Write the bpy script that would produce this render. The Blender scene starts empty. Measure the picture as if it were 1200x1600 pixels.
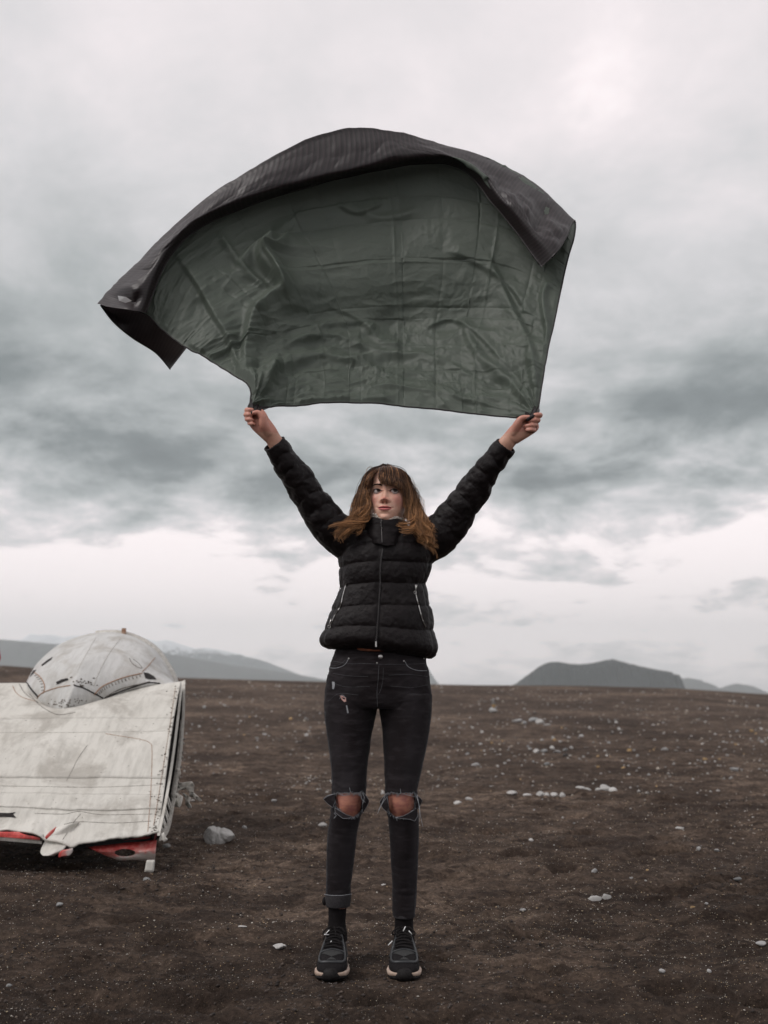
import bpy, bmesh, math, random
import numpy as np
from mathutils import Vector, Matrix
from mathutils.bvhtree import BVHTree

# ============================================================ camera, sky, sun
SC = bpy.context.scene
COL = SC.collection
rnd = random.Random(11)
RNG = np.random.default_rng(11)
F = 35.0 / 36.0 * 1600.0
PITCH = math.atan2(270.0, F)
CH = 0.90
cam_d = bpy.data.cameras.new('camera')
cam_d.lens = 35; cam_d.sensor_fit = 'VERTICAL'; cam_d.sensor_height = 36; cam_d.sensor_width = 27
cam_d.clip_start = 0.05; cam_d.clip_end = 40000
cam_d.dof.use_dof = True; cam_d.dof.focus_distance = 3.36; cam_d.dof.aperture_fstop = 3.2
cam = bpy.data.objects.new('camera', cam_d); COL.objects.link(cam)
cam.location = (0, 0, CH); cam.rotation_euler = (math.pi / 2 + PITCH, 0, 0)
SC.camera = cam
SC.render.engine = 'CYCLES'
SC.view_settings.view_transform = 'Standard'; SC.view_settings.look = 'None'
SC.view_settings.exposure = 0.0; SC.view_settings.gamma = 1.0
SC.view_settings.use_curve_mapping = False
SC.cycles.max_bounces = 6; SC.cycles.volume_bounces = 1; SC.cycles.diffuse_bounces = 3
SC.cycles.glossy_bounces = 2; SC.cycles.transmission_bounces = 3

SUN_EL, SUN_AZ = math.radians(46), math.radians(240)     # azimuth from +Y clockwise: to the left
sun_d = bpy.data.lights.new('sun', 'SUN'); sun_d.energy = 1.5; sun_d.angle = math.radians(28)
sun_d.color = (1.0, 0.955, 0.92)
sun = bpy.data.objects.new('sun', sun_d); COL.objects.link(sun)
sv = Vector((math.sin(SUN_AZ) * math.cos(SUN_EL), math.cos(SUN_AZ) * math.cos(SUN_EL), math.sin(SUN_EL)))
sun.rotation_euler = (-sv).to_track_quat('-Z', 'Y').to_euler()
sun.location = (0, 0, 30)


class NT:
    """tiny node-tree helper"""
    def __init__(s, tree):
        s.t = tree; s.n = tree.nodes; s.l = tree.links
    def new(s, typ, **kw):
        n = s.n.new(typ)
        for k, v in kw.items():
            setattr(n, k, v)
        return n
    def put(s, sock, v):
        if v is None: return
        if isinstance(v, bpy.types.NodeSocket): s.l.new(v, sock)
        else: sock.default_value = v
    def m(s, op, a, b=None, c=None, clamp=False):
        n = s.new('ShaderNodeMath', operation=op, use_clamp=clamp)
        for i, v in enumerate((a, b, c)): s.put(n.inputs[i], v)
        return n.outputs[0]
    def vm(s, op, a, b=None, scale=None):
        n = s.new('ShaderNodeVectorMath', operation=op)
        s.put(n.inputs[0], a)
        if b is not None: s.put(n.inputs[1], b)
        if scale is not None: s.put(n.inputs['Scale'], scale)
        return n.outputs[0]
    def noise(s, vec, scale, detail=4, rough=.55, dist=0., out=0):
        n = s.new('ShaderNodeTexNoise')
        s.put(n.inputs['Vector'], vec); s.put(n.inputs['Scale'], scale)
        n.inputs['Detail'].default_value = detail; n.inputs['Roughness'].default_value = rough
        n.inputs['Distortion'].default_value = dist
        return n.outputs[out]
    def ramp(s, f, stops, interp='LINEAR'):
        n = s.new('ShaderNodeValToRGB'); cr = n.color_ramp; cr.interpolation = interp
        while len(cr.elements) < len(stops): cr.elements.new(.5)
        for e, (p, c) in zip(cr.elements, stops):
            e.position = p
            e.color = (c, c, c, 1) if isinstance(c, (int, float)) else (*c, 1)
        s.put(n.inputs[0], f)
        return n.outputs[0]
    def mix(s, f, a, b, mode='MIX'):
        n = s.new('ShaderNodeMix', data_type='RGBA', blend_type=mode)
        s.put(n.inputs[0], f)
        for i, v in ((6, a), (7, b)):
            if isinstance(v, tuple): v = (*v, 1) if len(v) == 3 else v
            s.put(n.inputs[i], v)
        return n.outputs[2]


world = bpy.data.worlds.new('World'); SC.world = world; world.use_nodes = True
w = NT(world.node_tree); w.n.clear()
tc = w.new('ShaderNodeTexCoord').outputs['Generated']
sep = w.new('ShaderNodeSeparateXYZ'); w.l.new(tc, sep.inputs[0])
dx, dy, dz = sep.outputs
az = w.m('ARCTAN2', dx, dy); el = w.m('ARCSINE', dz)
elc = w.m('MAXIMUM', el, 0.0)
# a cloud layer overhead: directions projected on to a level sheet of cloud
den = w.m('ADD', w.m('MAXIMUM', dz, 0.0), 0.27)
cmb = w.new('ShaderNodeCombineXYZ')
w.l.new(w.m('DIVIDE', dx, den), cmb.inputs[0]); w.l.new(w.m('DIVIDE', dy, den), cmb.inputs[1])
lay = cmb.outputs[0]
n1 = w.noise(w.vm('ADD', lay, (3.7, 1.2, 0.)), 3.0, 10, .60, .25)
n2 = w.noise(w.vm('ADD', lay, (7.3, 2.1, 4.0)), 1.0, 4, .5, .25)
n3 = w.noise(w.vm('ADD', lay, (1.3, 9.1, 2.0)), 8.0, 6, .62, .3)
def blob(a0, e0, sa, se):
    q = w.m('ADD', w.m('POWER', w.m('ABSOLUTE', w.m('DIVIDE', w.m('SUBTRACT', az, a0), sa)), 2.0),
            w.m('POWER', w.m('ABSOLUTE', w.m('DIVIDE', w.m('SUBTRACT', el, e0), se)), 2.0))
    return w.m('EXPONENT', w.m('MULTIPLY', q, -1.0))
e01 = w.m('DIVIDE', elc, 0.8, clamp=True)
base = w.ramp(e01, [(0, .84), (.04, .98), (.12, 1.10), (.175, .94), (.24, .63), (.34, .56), (.45, .64), (.56, .74), (.68, .79), (1, .77)])
ctr = w.ramp(e01, [(0, .25), (.05, .85), (.10, 1.25), (.20, 1.2), (.36, .70), (.50, .36), (.8, .16), (1, .3)])
nn = w.m('ADD', w.m('ADD', w.m('MULTIPLY', w.m('SUBTRACT', n1, .5), 1.7), w.m('MULTIPLY', w.m('SUBTRACT', n2, .5), .7)),
         w.m('MULTIPLY', w.m('SUBTRACT', n3, .5), .55))
tone = w.m('ADD', base, w.m('MULTIPLY', nn, ctr))
for a0, e0, sa, se, k in [(-.36, .285, .16, .085, -.24), (-.22, .20, .14, .045, -.20), (-.36, .20, .05, .03, .10), (.23, .175, .13, .045, -.20), (.30, .255, .16, .06, -.20),
                          (-.36, .42, .15, .09, -.14), (.30, .46, .16, .12, .04), (-.05, .60, .3, .12, .03), (-.27, .10, .16, .045, .16), (.395, .145, .05, .04, .30),
                          (-.03, .165, .05, .035, .12), (.02, .09, .25, .03, .06), (.16, .115, .08, .02, -.10), (.10, .30, .1, .06, .06)]:
    tone = w.m('ADD', tone, w.m('MULTIPLY', blob(a0, e0, sa, se), k))
ccol = w.ramp(tone, [(0, (.105, .117, .117)), (.28, (.195, .216, .215)), (.5, (.41, .430, .428)), (.72, (.69, .672, .68)), (.86, (.90, .83, .84)), (1.0, (1.26, 1.13, 1.13))])
skyn = w.new('ShaderNodeTexSky', sky_type='NISHITA'); skyn.sun_disc = False
skyn.sun_elevation = SUN_EL; skyn.sun_rotation = SUN_AZ
skyc = skyn.outputs[0]
cover = w.mix(.93, skyc, w.vm('SCALE', ccol, scale=11.0))       # the cloud deck covers nearly all of the clear sky
bg = w.new('ShaderNodeBackground'); w.l.new(cover, bg.inputs[0]); bg.inputs[1].default_value = 0.1
wo = w.new('ShaderNodeOutputWorld'); w.l.new(bg.outputs[0], wo.inputs[0])

# ============================================================ helpers
def ray(px, py):
    v = 800.0 - py
    return np.array([px - 600.0, F * math.cos(PITCH) - v * math.sin(PITCH), F * math.sin(PITCH) + v * math.cos(PITCH)])
def W(px, py, Y):
    """the point at distance Y in front of the camera's foot that is seen at this place of the photograph"""
    r = ray(px, py)
    return np.array([0, 0, CH]) + r * (Y / r[1])
def WA(a):
    return np.array([W(*p) for p in a])
CAMP = np.array([0, 0, CH])
def tag(o, label=None, cat=None, group=None, kind=None):
    if label: o['label'] = label
    if cat: o['category'] = cat
    if group: o['group'] = group
    if kind: o['kind'] = kind
    return o
def mesh_from(name, V, Fc, mats=(), smooth=True, midx=None, attr=None):
    V = np.asarray(V, dtype=np.float64)
    me = bpy.data.meshes.new(name)
    if isinstance(Fc, np.ndarray) and Fc.ndim == 2:
        k = Fc.shape[1]; n = len(Fc)
        me.vertices.add(len(V)); me.vertices.foreach_set('co', V.astype(np.float32).ravel())
        me.loops.add(n * k); me.loops.foreach_set('vertex_index', Fc.astype(np.int32).ravel())
        me.polygons.add(n)
        me.polygons.foreach_set('loop_start', np.arange(0, n * k, k, dtype=np.int32))
        me.update(calc_edges=True); me.validate()
    else:
        me.from_pydata([tuple(p) for p in V], [], [tuple(int(i) for i in f) for f in Fc])
    for m_ in mats: me.materials.append(m_)
    if smooth: me.polygons.foreach_set('use_smooth', np.ones(len(me.polygons), dtype=bool))
    if midx is not None: me.polygons.foreach_set('material_index', np.asarray(midx, dtype=np.int32))
    if attr is not None:
        for an, val in attr.items():
            val = np.asarray(val, dtype=np.float32)
            if val.ndim == 1: val = np.stack([val] * 3, 1)
            c = np.ones((len(V), 4), dtype=np.float32); c[:, :3] = val
            a = me.color_attributes.new(an, 'FLOAT_COLOR', 'POINT'); a.data.foreach_set('color', c.ravel())
    me.update()
    return me
def obj(name, me, parent=None, loc=None):
    """link a mesh given in world coordinates; loc moves its origin there"""
    o = bpy.data.objects.new(name, me); COL.objects.link(o)
    if loc is not None:
        me.transform(Matrix.Translation(-Vector(loc))); o.location = loc
    if parent is not None:
        o.parent = parent
        pl = Vector(parent.location)
        q = parent.parent
        while q is not None: pl += Vector(q.location) ; q = q.parent
        if loc is None: o.location = -pl
        else: o.location = Vector(loc) - pl
    return o
def abs_loc(o):
    p = Vector(o.location)
    while o.parent is not None: o = o.parent; p += Vector(o.location)
    return p
def empty(name, loc):
    o = bpy.data.objects.new(name, None); COL.objects.link(o); o.location = loc; o.empty_display_size = .1
    return o
def catmull(P, n):
    """smooth curve through the rows of P, n samples"""
    P = np.asarray(P, float); k = len(P)
    if k == 2:
        t = np.linspace(0, 1, n)[:, None]; return P[0] * (1 - t) + P[1] * t
    t = np.linspace(0, k - 1, n); i = np.clip(t.astype(int), 0, k - 2); f = (t - i)[:, None] if P.ndim > 1 else t - i
    E = np.concatenate([[2 * P[0] - P[1]], P, [2 * P[-1] - P[-2]]])
    a, b, c, d = E[i], E[i + 1], E[i + 2], E[i + 3]
    return .5 * (2 * b + (c - a) * f + (2 * a - 5 * b + 4 * c - d) * f ** 2 + (3 * b - a - 3 * c + d) * f ** 3)
def grid_faces(nr, nc, wrap=False, off=0):
    r = np.arange(nr - 1)[:, None]; c = np.arange(nc if wrap else nc - 1)[None, :]; c2 = (c + 1) % nc
    return np.stack([r * nc + c, r * nc + c2, (r + 1) * nc + c2, (r + 1) * nc + c], -1).reshape(-1, 4) + off
class MB:
    """collects vertices and faces of several shapes for ONE mesh"""
    def __init__(s): s.V = []; s.F = []; s.n = 0; s.A = []; s.M = []
    def add(s, V, Fc, a=None, mi=0):
        V = np.asarray(V, float); s.V.append(V)
        for f in (Fc.tolist() if isinstance(Fc, np.ndarray) else Fc): s.F.append([i + s.n for i in f]); s.M.append(mi)
        s.n += len(V); s.A.append(np.zeros((len(V), 3)) if a is None else np.asarray(a, float) * np.ones((len(V), 3)))
        return s
    def loft(s, R, cap=True, a=None, mi=0):
        """R: rings (nr, ns, 3)"""
        nr, ns, _ = R.shape
        V = R.reshape(-1, 3); Fc = grid_faces(nr, ns, True).tolist()
        if cap:
            V = np.concatenate([V, [R[0].mean(0), R[-1].mean(0)]])
            b = nr * ns; e = (nr - 1) * ns
            Fc += [[b, (i + 1) % ns, i] for i in range(ns)] + [[b + 1, e + i, e + (i + 1) % ns] for i in range(ns)]
        return s.add(V, Fc, a, mi)
    def tube(s, P, r, ns=6, a=None, mi=0, cap=True):
        P = np.asarray(P, float); n = len(P)
        r = np.full(n, r) if np.isscalar(r) else np.asarray(r)
        T = np.gradient(P, axis=0); T /= np.linalg.norm(T, axis=1)[:, None] + 1e-12
        up = np.array([0.13, .2, .97]) if abs(T[:, 2].mean()) < .8 else np.array([.1, .97, .2])
        U = np.cross(T, up); U /= np.linalg.norm(U, axis=1)[:, None] + 1e-12
        B = np.cross(T, U); th = np.linspace(0, 2 * np.pi, ns, endpoint=False)
        R = P[:, None] + r[:, None, None] * (np.cos(th)[None, :, None] * U[:, None] + np.sin(th)[None, :, None] * B[:, None])
        return s.loft(R, cap, a, mi)
    def box(s, c, ax, h, mi=0):
        """box: centre, three axis rows, half sizes"""
        c = np.asarray(c, float); ax = np.asarray(ax, float)
        V = [c + sum(ax[k] * h[k] * sg[k] for k in range(3)) for sg in
             [(-1, -1, -1), (1, -1, -1), (1, 1, -1), (-1, 1, -1), (-1, -1, 1), (1, -1, 1), (1, 1, 1), (-1, 1, 1)]]
        return s.add(V, [[3, 2, 1, 0], [4, 5, 6, 7], [0, 1, 5, 4], [1, 2, 6, 5], [2, 3, 7, 6], [3, 0, 4, 7]], None, mi)
    def ball(s, c, r, n=16, a=None):
        c = np.asarray(c, float); r = np.ones(3) * r
        ph = np.linspace(0.02, np.pi - .02, n); th = np.linspace(0, 2 * np.pi, 2 * n, endpoint=False)
        R = np.stack([np.sin(ph)[:, None] * np.cos(th), np.sin(ph)[:, None] * np.sin(th), np.cos(ph)[:, None] * np.ones_like(th)], -1) * r + c
        return s.loft(R, True, a)
    def mesh(s, name, mats, smooth=True, attr=None):
        V = np.concatenate(s.V)
        return mesh_from(name, V, s.F, mats, smooth, s.M if max(s.M) > 0 else None, {attr: np.concatenate(s.A)} if attr else None)
def remesh(mb, voxel, smooth_it=3):
    """union of closed overlapping shapes as one continuous surface -> (V, F)"""
    me = mb.mesh('tmp', [])
    o = bpy.data.objects.new('tmp', me); COL.objects.link(o)
    m_ = o.modifiers.new('r', 'REMESH'); m_.mode = 'VOXEL'; m_.voxel_size = voxel; m_.adaptivity = 0
    if smooth_it:
        s_ = o.modifiers.new('s', 'SMOOTH'); s_.factor = .5; s_.iterations = smooth_it
    dg = bpy.context.evaluated_depsgraph_get()
    me2 = bpy.data.meshes.new_from_object(o.evaluated_get(dg))
    bpy.data.objects.remove(o); bpy.data.meshes.remove(me)
    return me2
def get_V(me):
    V = np.empty(len(me.vertices) * 3, dtype=np.float32); me.vertices.foreach_get('co', V); return V.reshape(-1, 3).astype(float)
def set_V(me, V):
    me.vertices.foreach_set('co', V.astype(np.float32).ravel()); me.update()
def get_N(me):
    N = np.empty(len(me.vertices) * 3, dtype=np.float32); me.vertex_normals.foreach_get('vector', N); return N.reshape(-1, 3).astype(float)
def set_attr(me, name, col):
    c = np.ones((len(me.vertices), 4), dtype=np.float32); c[:, :3] = col
    a = me.color_attributes.new(name, 'FLOAT_COLOR', 'POINT'); a.data.foreach_set('color', c.ravel())
def finish(me, mats, name):
    me.name = name; me.materials.clear()
    for m_ in mats: me.materials.append(m_)
    me.polygons.foreach_set('use_smooth', np.ones(len(me.polygons), dtype=bool)); me.update()
    return me
# gradient noise on arrays
_perm = RNG.permutation(256).astype(np.int64); _perm = np.concatenate([_perm, _perm, _perm])
_g = RNG.normal(size=(256, 3)); _g /= np.linalg.norm(_g, axis=1)[:, None]
def pn(P, sc=1.0, seed=0):
    P = np.asarray(P, float) * sc + np.array([seed * 17.13 + .37, seed * 5.7 + .11, seed * 9.1 + .73])
    i = np.floor(P).astype(np.int64); f = P - i; i &= 255
    u = f * f * f * (f * (f * 6 - 15) + 10); out = np.zeros(len(P))
    for a in (0, 1):
        for b in (0, 1):
            for c in (0, 1):
                h = _perm[_perm[_perm[(i[:, 0] + a) & 255] + ((i[:, 1] + b) & 255)] + ((i[:, 2] + c) & 255)]
                d = ((f - np.array([a, b, c])) * _g[h]).sum(1)
                wgt = (u[:, 0] if a else 1 - u[:, 0]) * (u[:, 1] if b else 1 - u[:, 1]) * (u[:, 2] if c else 1 - u[:, 2])
                out += wgt * d
    return out
def fbm(P, sc=1., oc=4, seed=0, rough=.5):
    o = 0; a = 1.
    for k in range(oc): o = o + a * pn(P, sc * 2 ** k, seed + k); a *= rough
    return o
def sst(a, b, x):
    t = np.clip((x - a) / (b - a), 0, 1); return t * t * (3 - 2 * t)
def g2(x, s): return np.exp(-(x / s) ** 2)
def bvh_of(me):
    return BVHTree.FromPolygons([v.co[:] for v in me.vertices], [p.vertices[:] for p in me.polygons])
def surf(bvh, px, py, lift=.001, Y=3.4):
    """first point of a surface on the sight line through this place, lifted off it a little"""
    d = Vector(ray(px, py)).normalized()
    h, n, _, _ = bvh.ray_cast(Vector(CAMP), d)
    if h is None: return W(px, py, Y)
    return np.array(h + n * lift) if n.dot(d) < 0 else np.array(h - n * lift)
def surf_line(bvh, pts, n, lift=.001, Y=3.4):
    """a line laid on a surface; places where the sight line misses it are dropped"""
    out = []
    for p in catmull(np.array(pts, float), n):
        d = Vector(ray(p[0], p[1])).normalized(); h, nn_, _, _ = bvh.ray_cast(Vector(CAMP), d)
        if h is None: continue
        q = np.array(h + nn_ * (lift if nn_.dot(d) < 0 else -lift))
        if out and np.linalg.norm(q - out[-1]) > .05 * Y * 40 / n * .6 + .04: continue
        out.append(q)
    if len(out) < 2: out = [W(pts[0][0], pts[0][1], Y), W(pts[0][0], pts[0][1] + .5, Y)]
    return np.array(out)

# ------------------------------------------------------------ materials
def mat(name, build):
    m_ = bpy.data.materials.new(name); m_.use_nodes = True
    t = NT(m_.node_tree); t.n.clear()
    out = t.new('ShaderNodeOutputMaterial'); b = t.new('ShaderNodeBsdfPrincipled'); t.l.new(b.outputs[0], out.inputs[0])
    build(t, b, out)
    return m_
def bump(t, b, h, strength=.3, dist=.01):
    n = t.new('ShaderNodeBump'); n.inputs['Strength'].default_value = strength; n.inputs['Distance'].default_value = dist
    t.put(n.inputs['Height'], h); t.l.new(n.outputs[0], b.inputs['Normal']); return n
def P_(t): return t.new('ShaderNodeNewGeometry').outputs['Position']
def OC(t): return t.new('ShaderNodeTexCoord').outputs['Object']
def simple(name, c1, c2, scale=30, rough=.6, bs=.2, metallic=0., spec=.5, bd=.003):
    def f(t, b, out):
        o = OC(t); n = t.noise(o, scale, 5)
        t.put(b.inputs['Base Color'], t.mix(t.ramp(n, [(.35, 0.), (.65, 1.)]), c1, c2))
        b.inputs['Roughness'].default_value = rough; b.inputs['Metallic'].default_value = metallic
        b.inputs['Specular IOR Level'].default_value = spec
        bump(t, b, n, bs, bd)
    return mat(name, f)

# ============================================================ ground
RIDX = np.array([-60, -17, -13, -9, 0, 4, 9, 13, 15, 17, 60.])
RIDZ = np.array([3.2, 1.75, 1.50, 1.20, .96, .88, .82, .72, .56, .38, -.6])
def gz0(x, y):
    """broad shape of the land"""
    x = np.asarray(x, float); y = np.asarray(y, float)
    u = x / np.maximum(y, 1.) * 45
    s = sst(9, 46, y)
    z = np.interp(u, RIDX, RIDZ) * s * (0.35 + .65 * s)
    z = z * (1 - sst(52, 150, y)) - 3.5 * sst(52, 190, y) - .0115 * np.maximum(y - 150, 0)
    return z
def gz1(x, y):
    P = np.stack([x, y, 0 * x], -1)
    far = sst(3, 14, y)
    z = gz0(x, y) + .045 * far * fbm(P, .16, 3, 3) * (1 - sst(60, 160, y)) + .05 * np.exp(-((x + 1.75) / .7) ** 2 - ((y - 4.45) / .45) ** 2)
    return z
DENTS = [(rnd.uniform(-2.6, 2.6), rnd.uniform(1.8, 9), rnd.uniform(.05, .12), rnd.uniform(.02, .06), rnd.uniform(-.6, .6)) for _ in range(230)]
DENTS += [(rnd.uniform(-.9, 1.4), rnd.uniform(2.2, 3.1), rnd.uniform(.07, .15), rnd.uniform(.05, .09), rnd.uniform(-.4, .4)) for _ in range(26)]
def detail(x, y):
    P = np.stack([x, y * 1.25, 0 * x], -1)
    a = 1 - sst(14, 34, y)
    wv = fbm(P * np.array([.7, 1.5, 1]), 1.3, 3, 21)
    z = .030 * fbm(P, 1.7, 3, 7) + .030 * wv + .024 * fbm(P, 6., 3, 11) + .012 * fbm(P, 22., 2, 15)
    z += .010 * (np.exp(-((x + .155) / .10) ** 4 - ((y - 3.4) / .2) ** 4) + np.exp(-((x - .06) / .10) ** 4 - ((y - 3.4) / .2) ** 4))
    z -= .010 * np.abs(fbm(P, 9., 2, 31)); z += .020 * np.clip(fbm(P, 13., 3, 33) - .05, 0, .5) + .008 * np.clip(fbm(P, 30., 2, 35), 0, .5)
    for cx, cy, sx, sy, an in DENTS:
        k = (np.abs(x - cx) < .5) & (np.abs(y - cy) < .5)
        if not k.any(): continue
        X = (x[k] - cx) * math.cos(an) + (y[k] - cy) * math.sin(an); Yy = -(x[k] - cx) * math.sin(an) + (y[k] - cy) * math.cos(an)
        q = (X / sx) ** 2 + (Yy / sy) ** 2
        z[k] += -.065 * np.exp(-q) + .010 * np.exp(-(np.sqrt(q) - 1.7) ** 2 * 3)
    calm = 1 - .9 * np.exp(-((x + .155) / .11) ** 4 - ((y - 3.4) / .24) ** 4) - .9 * np.exp(-((x - .06) / .11) ** 4 - ((y - 3.4) / .24) ** 4)
    return z * a * calm
def gz(x, y):
    x = np.atleast_1d(np.asarray(x, float)); y = np.atleast_1d(np.asarray(y, float))
    return gz1(x, y) + detail(x, y)
yr = np.concatenate([-np.geomspace(8000, 3, 10), np.linspace(-1.5, 1.1, 8), 1.25 * np.power(60 / 1.25, np.linspace(0, 1, 620)),
                     np.geomspace(64, 8200, 36)])
uc = np.linspace(-1, 1, 520)
ext = np.geomspace(1.12, 400, 14)
uc = np.concatenate([-ext[::-1], uc, ext])
wy = .50 * np.clip(yr, 1.0, 9000) + .75
wy = np.where(yr < 1, .5 + .75 + 0 * yr, wy)
gxx = uc[None, :] * wy[:, None]
gxx = np.clip(gxx, -8200, 8200)
gyy = np.repeat(yr[:, None], len(uc), 1)
gX = gxx.ravel(); gY = gyy.ravel()
gZ = gz1(gX, gY)
k_ = (gY > 1.0) & (gY < 36)
gZ[k_] += detail(gX[k_], gY[k_])

def ground_mat(t, b, out):
    p = P_(t)
    n1 = t.noise(p, .35, 5, .6, .3); n2 = t.noise(p, 3.2, 6, .65, .4); n3 = t.noise(p, 55, 4, .7); n4 = t.noise(p, 260, 3, .7)
    s = t.new('ShaderNodeSeparateXYZ'); t.l.new(p, s.inputs[0])
    q = t.m('ADD', t.m('MULTIPLY', n1, .55), t.m('MULTIPLY', n2, .45))
    c = t.ramp(q, [(.40, (.030, .0205, .0160)), (.5, (.098, .070, .053)), (.60, (.215, .158, .120))])
    pt = t.noise(t.vm('MULTIPLY', p, (1.1, 2.6, 1.)), 2.3, 5, .62, .8); pt2 = t.noise(t.vm('MULTIPLY', p, (1., 2., 1.)), 9., 4, .6, .5)  # streak masks: shade of hollows painted into the sand colour
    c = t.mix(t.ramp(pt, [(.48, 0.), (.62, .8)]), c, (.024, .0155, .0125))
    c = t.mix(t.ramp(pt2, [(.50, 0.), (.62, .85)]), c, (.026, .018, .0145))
    # a vignette-like darkening painted into the foreground's black sand; browner grit up the slope
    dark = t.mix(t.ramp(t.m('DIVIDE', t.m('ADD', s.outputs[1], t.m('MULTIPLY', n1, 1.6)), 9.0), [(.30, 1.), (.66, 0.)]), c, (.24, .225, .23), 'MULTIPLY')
    g = t.ramp(n3, [(.3, .35), (.5, 1.), (.70, 1.9)])
    c2 = t.mix(1., dark, g, 'MULTIPLY')
    vo = t.new('ShaderNodeTexVoronoi'); t.l.new(p, vo.inputs['Vector']); vo.inputs['Scale'].default_value = 120
    spk = t.m('MULTIPLY', t.m('LESS_THAN', vo.outputs['Distance'], .16), t.m('GREATER_THAN', t.noise(p, 77, 1), .62))
    vo2 = t.new('ShaderNodeTexVoronoi'); t.l.new(p, vo2.inputs['Vector']); vo2.inputs['Scale'].default_value = 22
    spk2 = t.m('MULTIPLY', t.m('LESS_THAN', vo2.outputs['Distance'], .15), t.m('GREATER_THAN', t.noise(p, 9.7, 1), .56))
    farf = t.ramp(t.m('DIVIDE', s.outputs[1], 40.), [(.2, 0.), (.4, 1.)])
    c3 = t.mix(spk, c2, (.42, .33, .23))
    c3 = t.mix(t.m('MULTIPLY', spk2, farf), c3, (.34, .32, .30))
    c4 = t.mix(t.ramp(n4, [(.3, .0), (.9, .55)]), c3, (.12, .09, .072))
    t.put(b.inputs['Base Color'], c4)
    b.inputs['Roughness'].default_value = .93; b.inputs['Specular IOR Level'].default_value = .10
    h = t.m('ADD', t.m('ADD', t.m('MULTIPLY', n3, .5), t.m('MULTIPLY', n4, .22)), t.m('MULTIPLY', n2, 1.0))
    bump(t, b, h, 1., .035)
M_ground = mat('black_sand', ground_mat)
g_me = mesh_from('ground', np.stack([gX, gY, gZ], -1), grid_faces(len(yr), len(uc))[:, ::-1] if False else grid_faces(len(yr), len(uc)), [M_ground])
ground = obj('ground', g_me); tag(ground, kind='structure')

def ground_at(px, py):
    """where the sight line of this place of the photograph meets the ground"""
    r = ray(px, py)
    Y = np.geomspace(1.6, 70, 1500)
    P = CAMP + r[None] * (Y / r[1])[:, None]
    z = gz1(P[:, 0], P[:, 1])
    k = np.argmax(P[:, 2] < z)
    if k == 0: return None
    return np.array([P[k, 0], P[k, 1], float(gz(P[k, 0], P[k, 1])[0])])

# ============================================================ hills far behind
def hill(name, prof, Y, depth, mat_, label_kind='structure', rough=1.0, seed=0, nx=300, ny=47, foot=-90):
    """a range whose skyline is given as (px, py) seen at distance Y, with its own depth"""
    pr = np.array([W(a, b_, Y) for a, b_ in prof])
    xs = np.linspace(pr[0, 0], pr[-1, 0], nx); top = np.interp(xs, pr[:, 0], pr[:, 2])
    ys = np.linspace(-1, 1, ny)
    X, T = np.meshgrid(xs, ys)
    H = np.interp(X, pr[:, 0], pr[:, 2]) - foot
    P = np.stack([X.ravel(), (Y + T * depth).ravel(), 0 * X.ravel()], -1)
    sh = np.clip(1 - np.abs(T.ravel()), 0, 1)
    rise = np.where(sh > .42, 1 - .10 * (1 - sh) / .58, .90 * np.power(sh / .42, .85))
    sc = 1 / depth
    gul = np.abs(fbm(P * np.array([1, .25, 1]), 6 * sc, 4, seed))
    nzz = fbm(P, 3 * sc, 5, seed + 9)
    Z = foot + H.ravel() * rise * (1 - rough * (.55 * gul + .14 * nzz) * np.clip(4 * sh * (1 - sh), 0, 1) * (sh < .97))
    top_n = fbm(np.stack([X.ravel(), 0 * X.ravel(), 0 * X.ravel()], -1), 30 * sc, 4, seed + 4)
    Z += H.ravel() * .02 * rough * top_n * rise
    me = mesh_from(name, np.stack([P[:, 0], P[:, 1], Z], -1), grid_faces(ny, nx), [mat_])
    o = obj(name, me); tag(o, kind='structure'); return o
def rock_mat(c1, c2, snow=None, sc=.004):
    def f(t, b, out):
        p = P_(t); n = t.noise(p, sc, 8, .65); n2 = t.noise(p, sc * 7, 6, .7)
        c = t.mix(t.ramp(n, [(.35, 0.), (.65, 1.)]), c1, c2)
        if snow:
            s = t.new('ShaderNodeSeparateXYZ'); t.l.new(p, s.inputs[0])
            k = t.m('ADD', t.m('DIVIDE', t.m('SUBTRACT', s.outputs[2], snow[0]), snow[1]), t.m('MULTIPLY', t.m('SUBTRACT', n2, .5), 3.2))
            c = t.mix(t.ramp(k, [(.35, 0.), (.6, 1.)]), c, (.8, .82, .85))
        t.put(b.inputs['Base Color'], c); b.inputs['Roughness'].default_value = .95; b.inputs['Specular IOR Level'].default_value = .1
        bump(t, b, n2, .8, 6)
    return f
M_mesa = mat('dark_hill', rock_mat((.020, .023, .021), (.030, .029, .027)))
M_far = mat('far_hill', rock_mat((.05, .05, .045), (.07, .065, .06)))
M_snow = mat('snowy_hill', rock_mat((.045, .05, .05), (.07, .07, .07), (185, 100), .0035))
hill('mesa_hill', [(776, 1088), (796, 1076), (820, 1058), (843, 1041), (856, 1035), (872, 1034), (890, 1037), (908, 1038), (930, 1035), (948, 1031), (958, 1030), (972, 1034), (1000, 1041), (1030, 1047), (1050, 1050), (1054, 1057), (1060, 1074), (1066, 1084)], 2600, 110, M_mesa, seed=2, rough=.9, foot=-45)
hill('distant_hills', [(1030, 1084), (1052, 1062), (1075, 1059), (1092, 1062), (1115, 1074), (1130, 1075), (1150, 1068), (1165, 1070), (1185, 1080), (1215, 1084), (1290, 1070), (1400, 1090)], 5600, 250, M_far, seed=5, rough=.7)
hill('pale_hill', [(640, 1086), (652, 1060), (663, 1043), (668, 1042), (676, 1056), (688, 1072), (730, 1070), (770, 1077), (810, 1084)], 6200, 260, M_far, seed=8, rough=.6)
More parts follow.
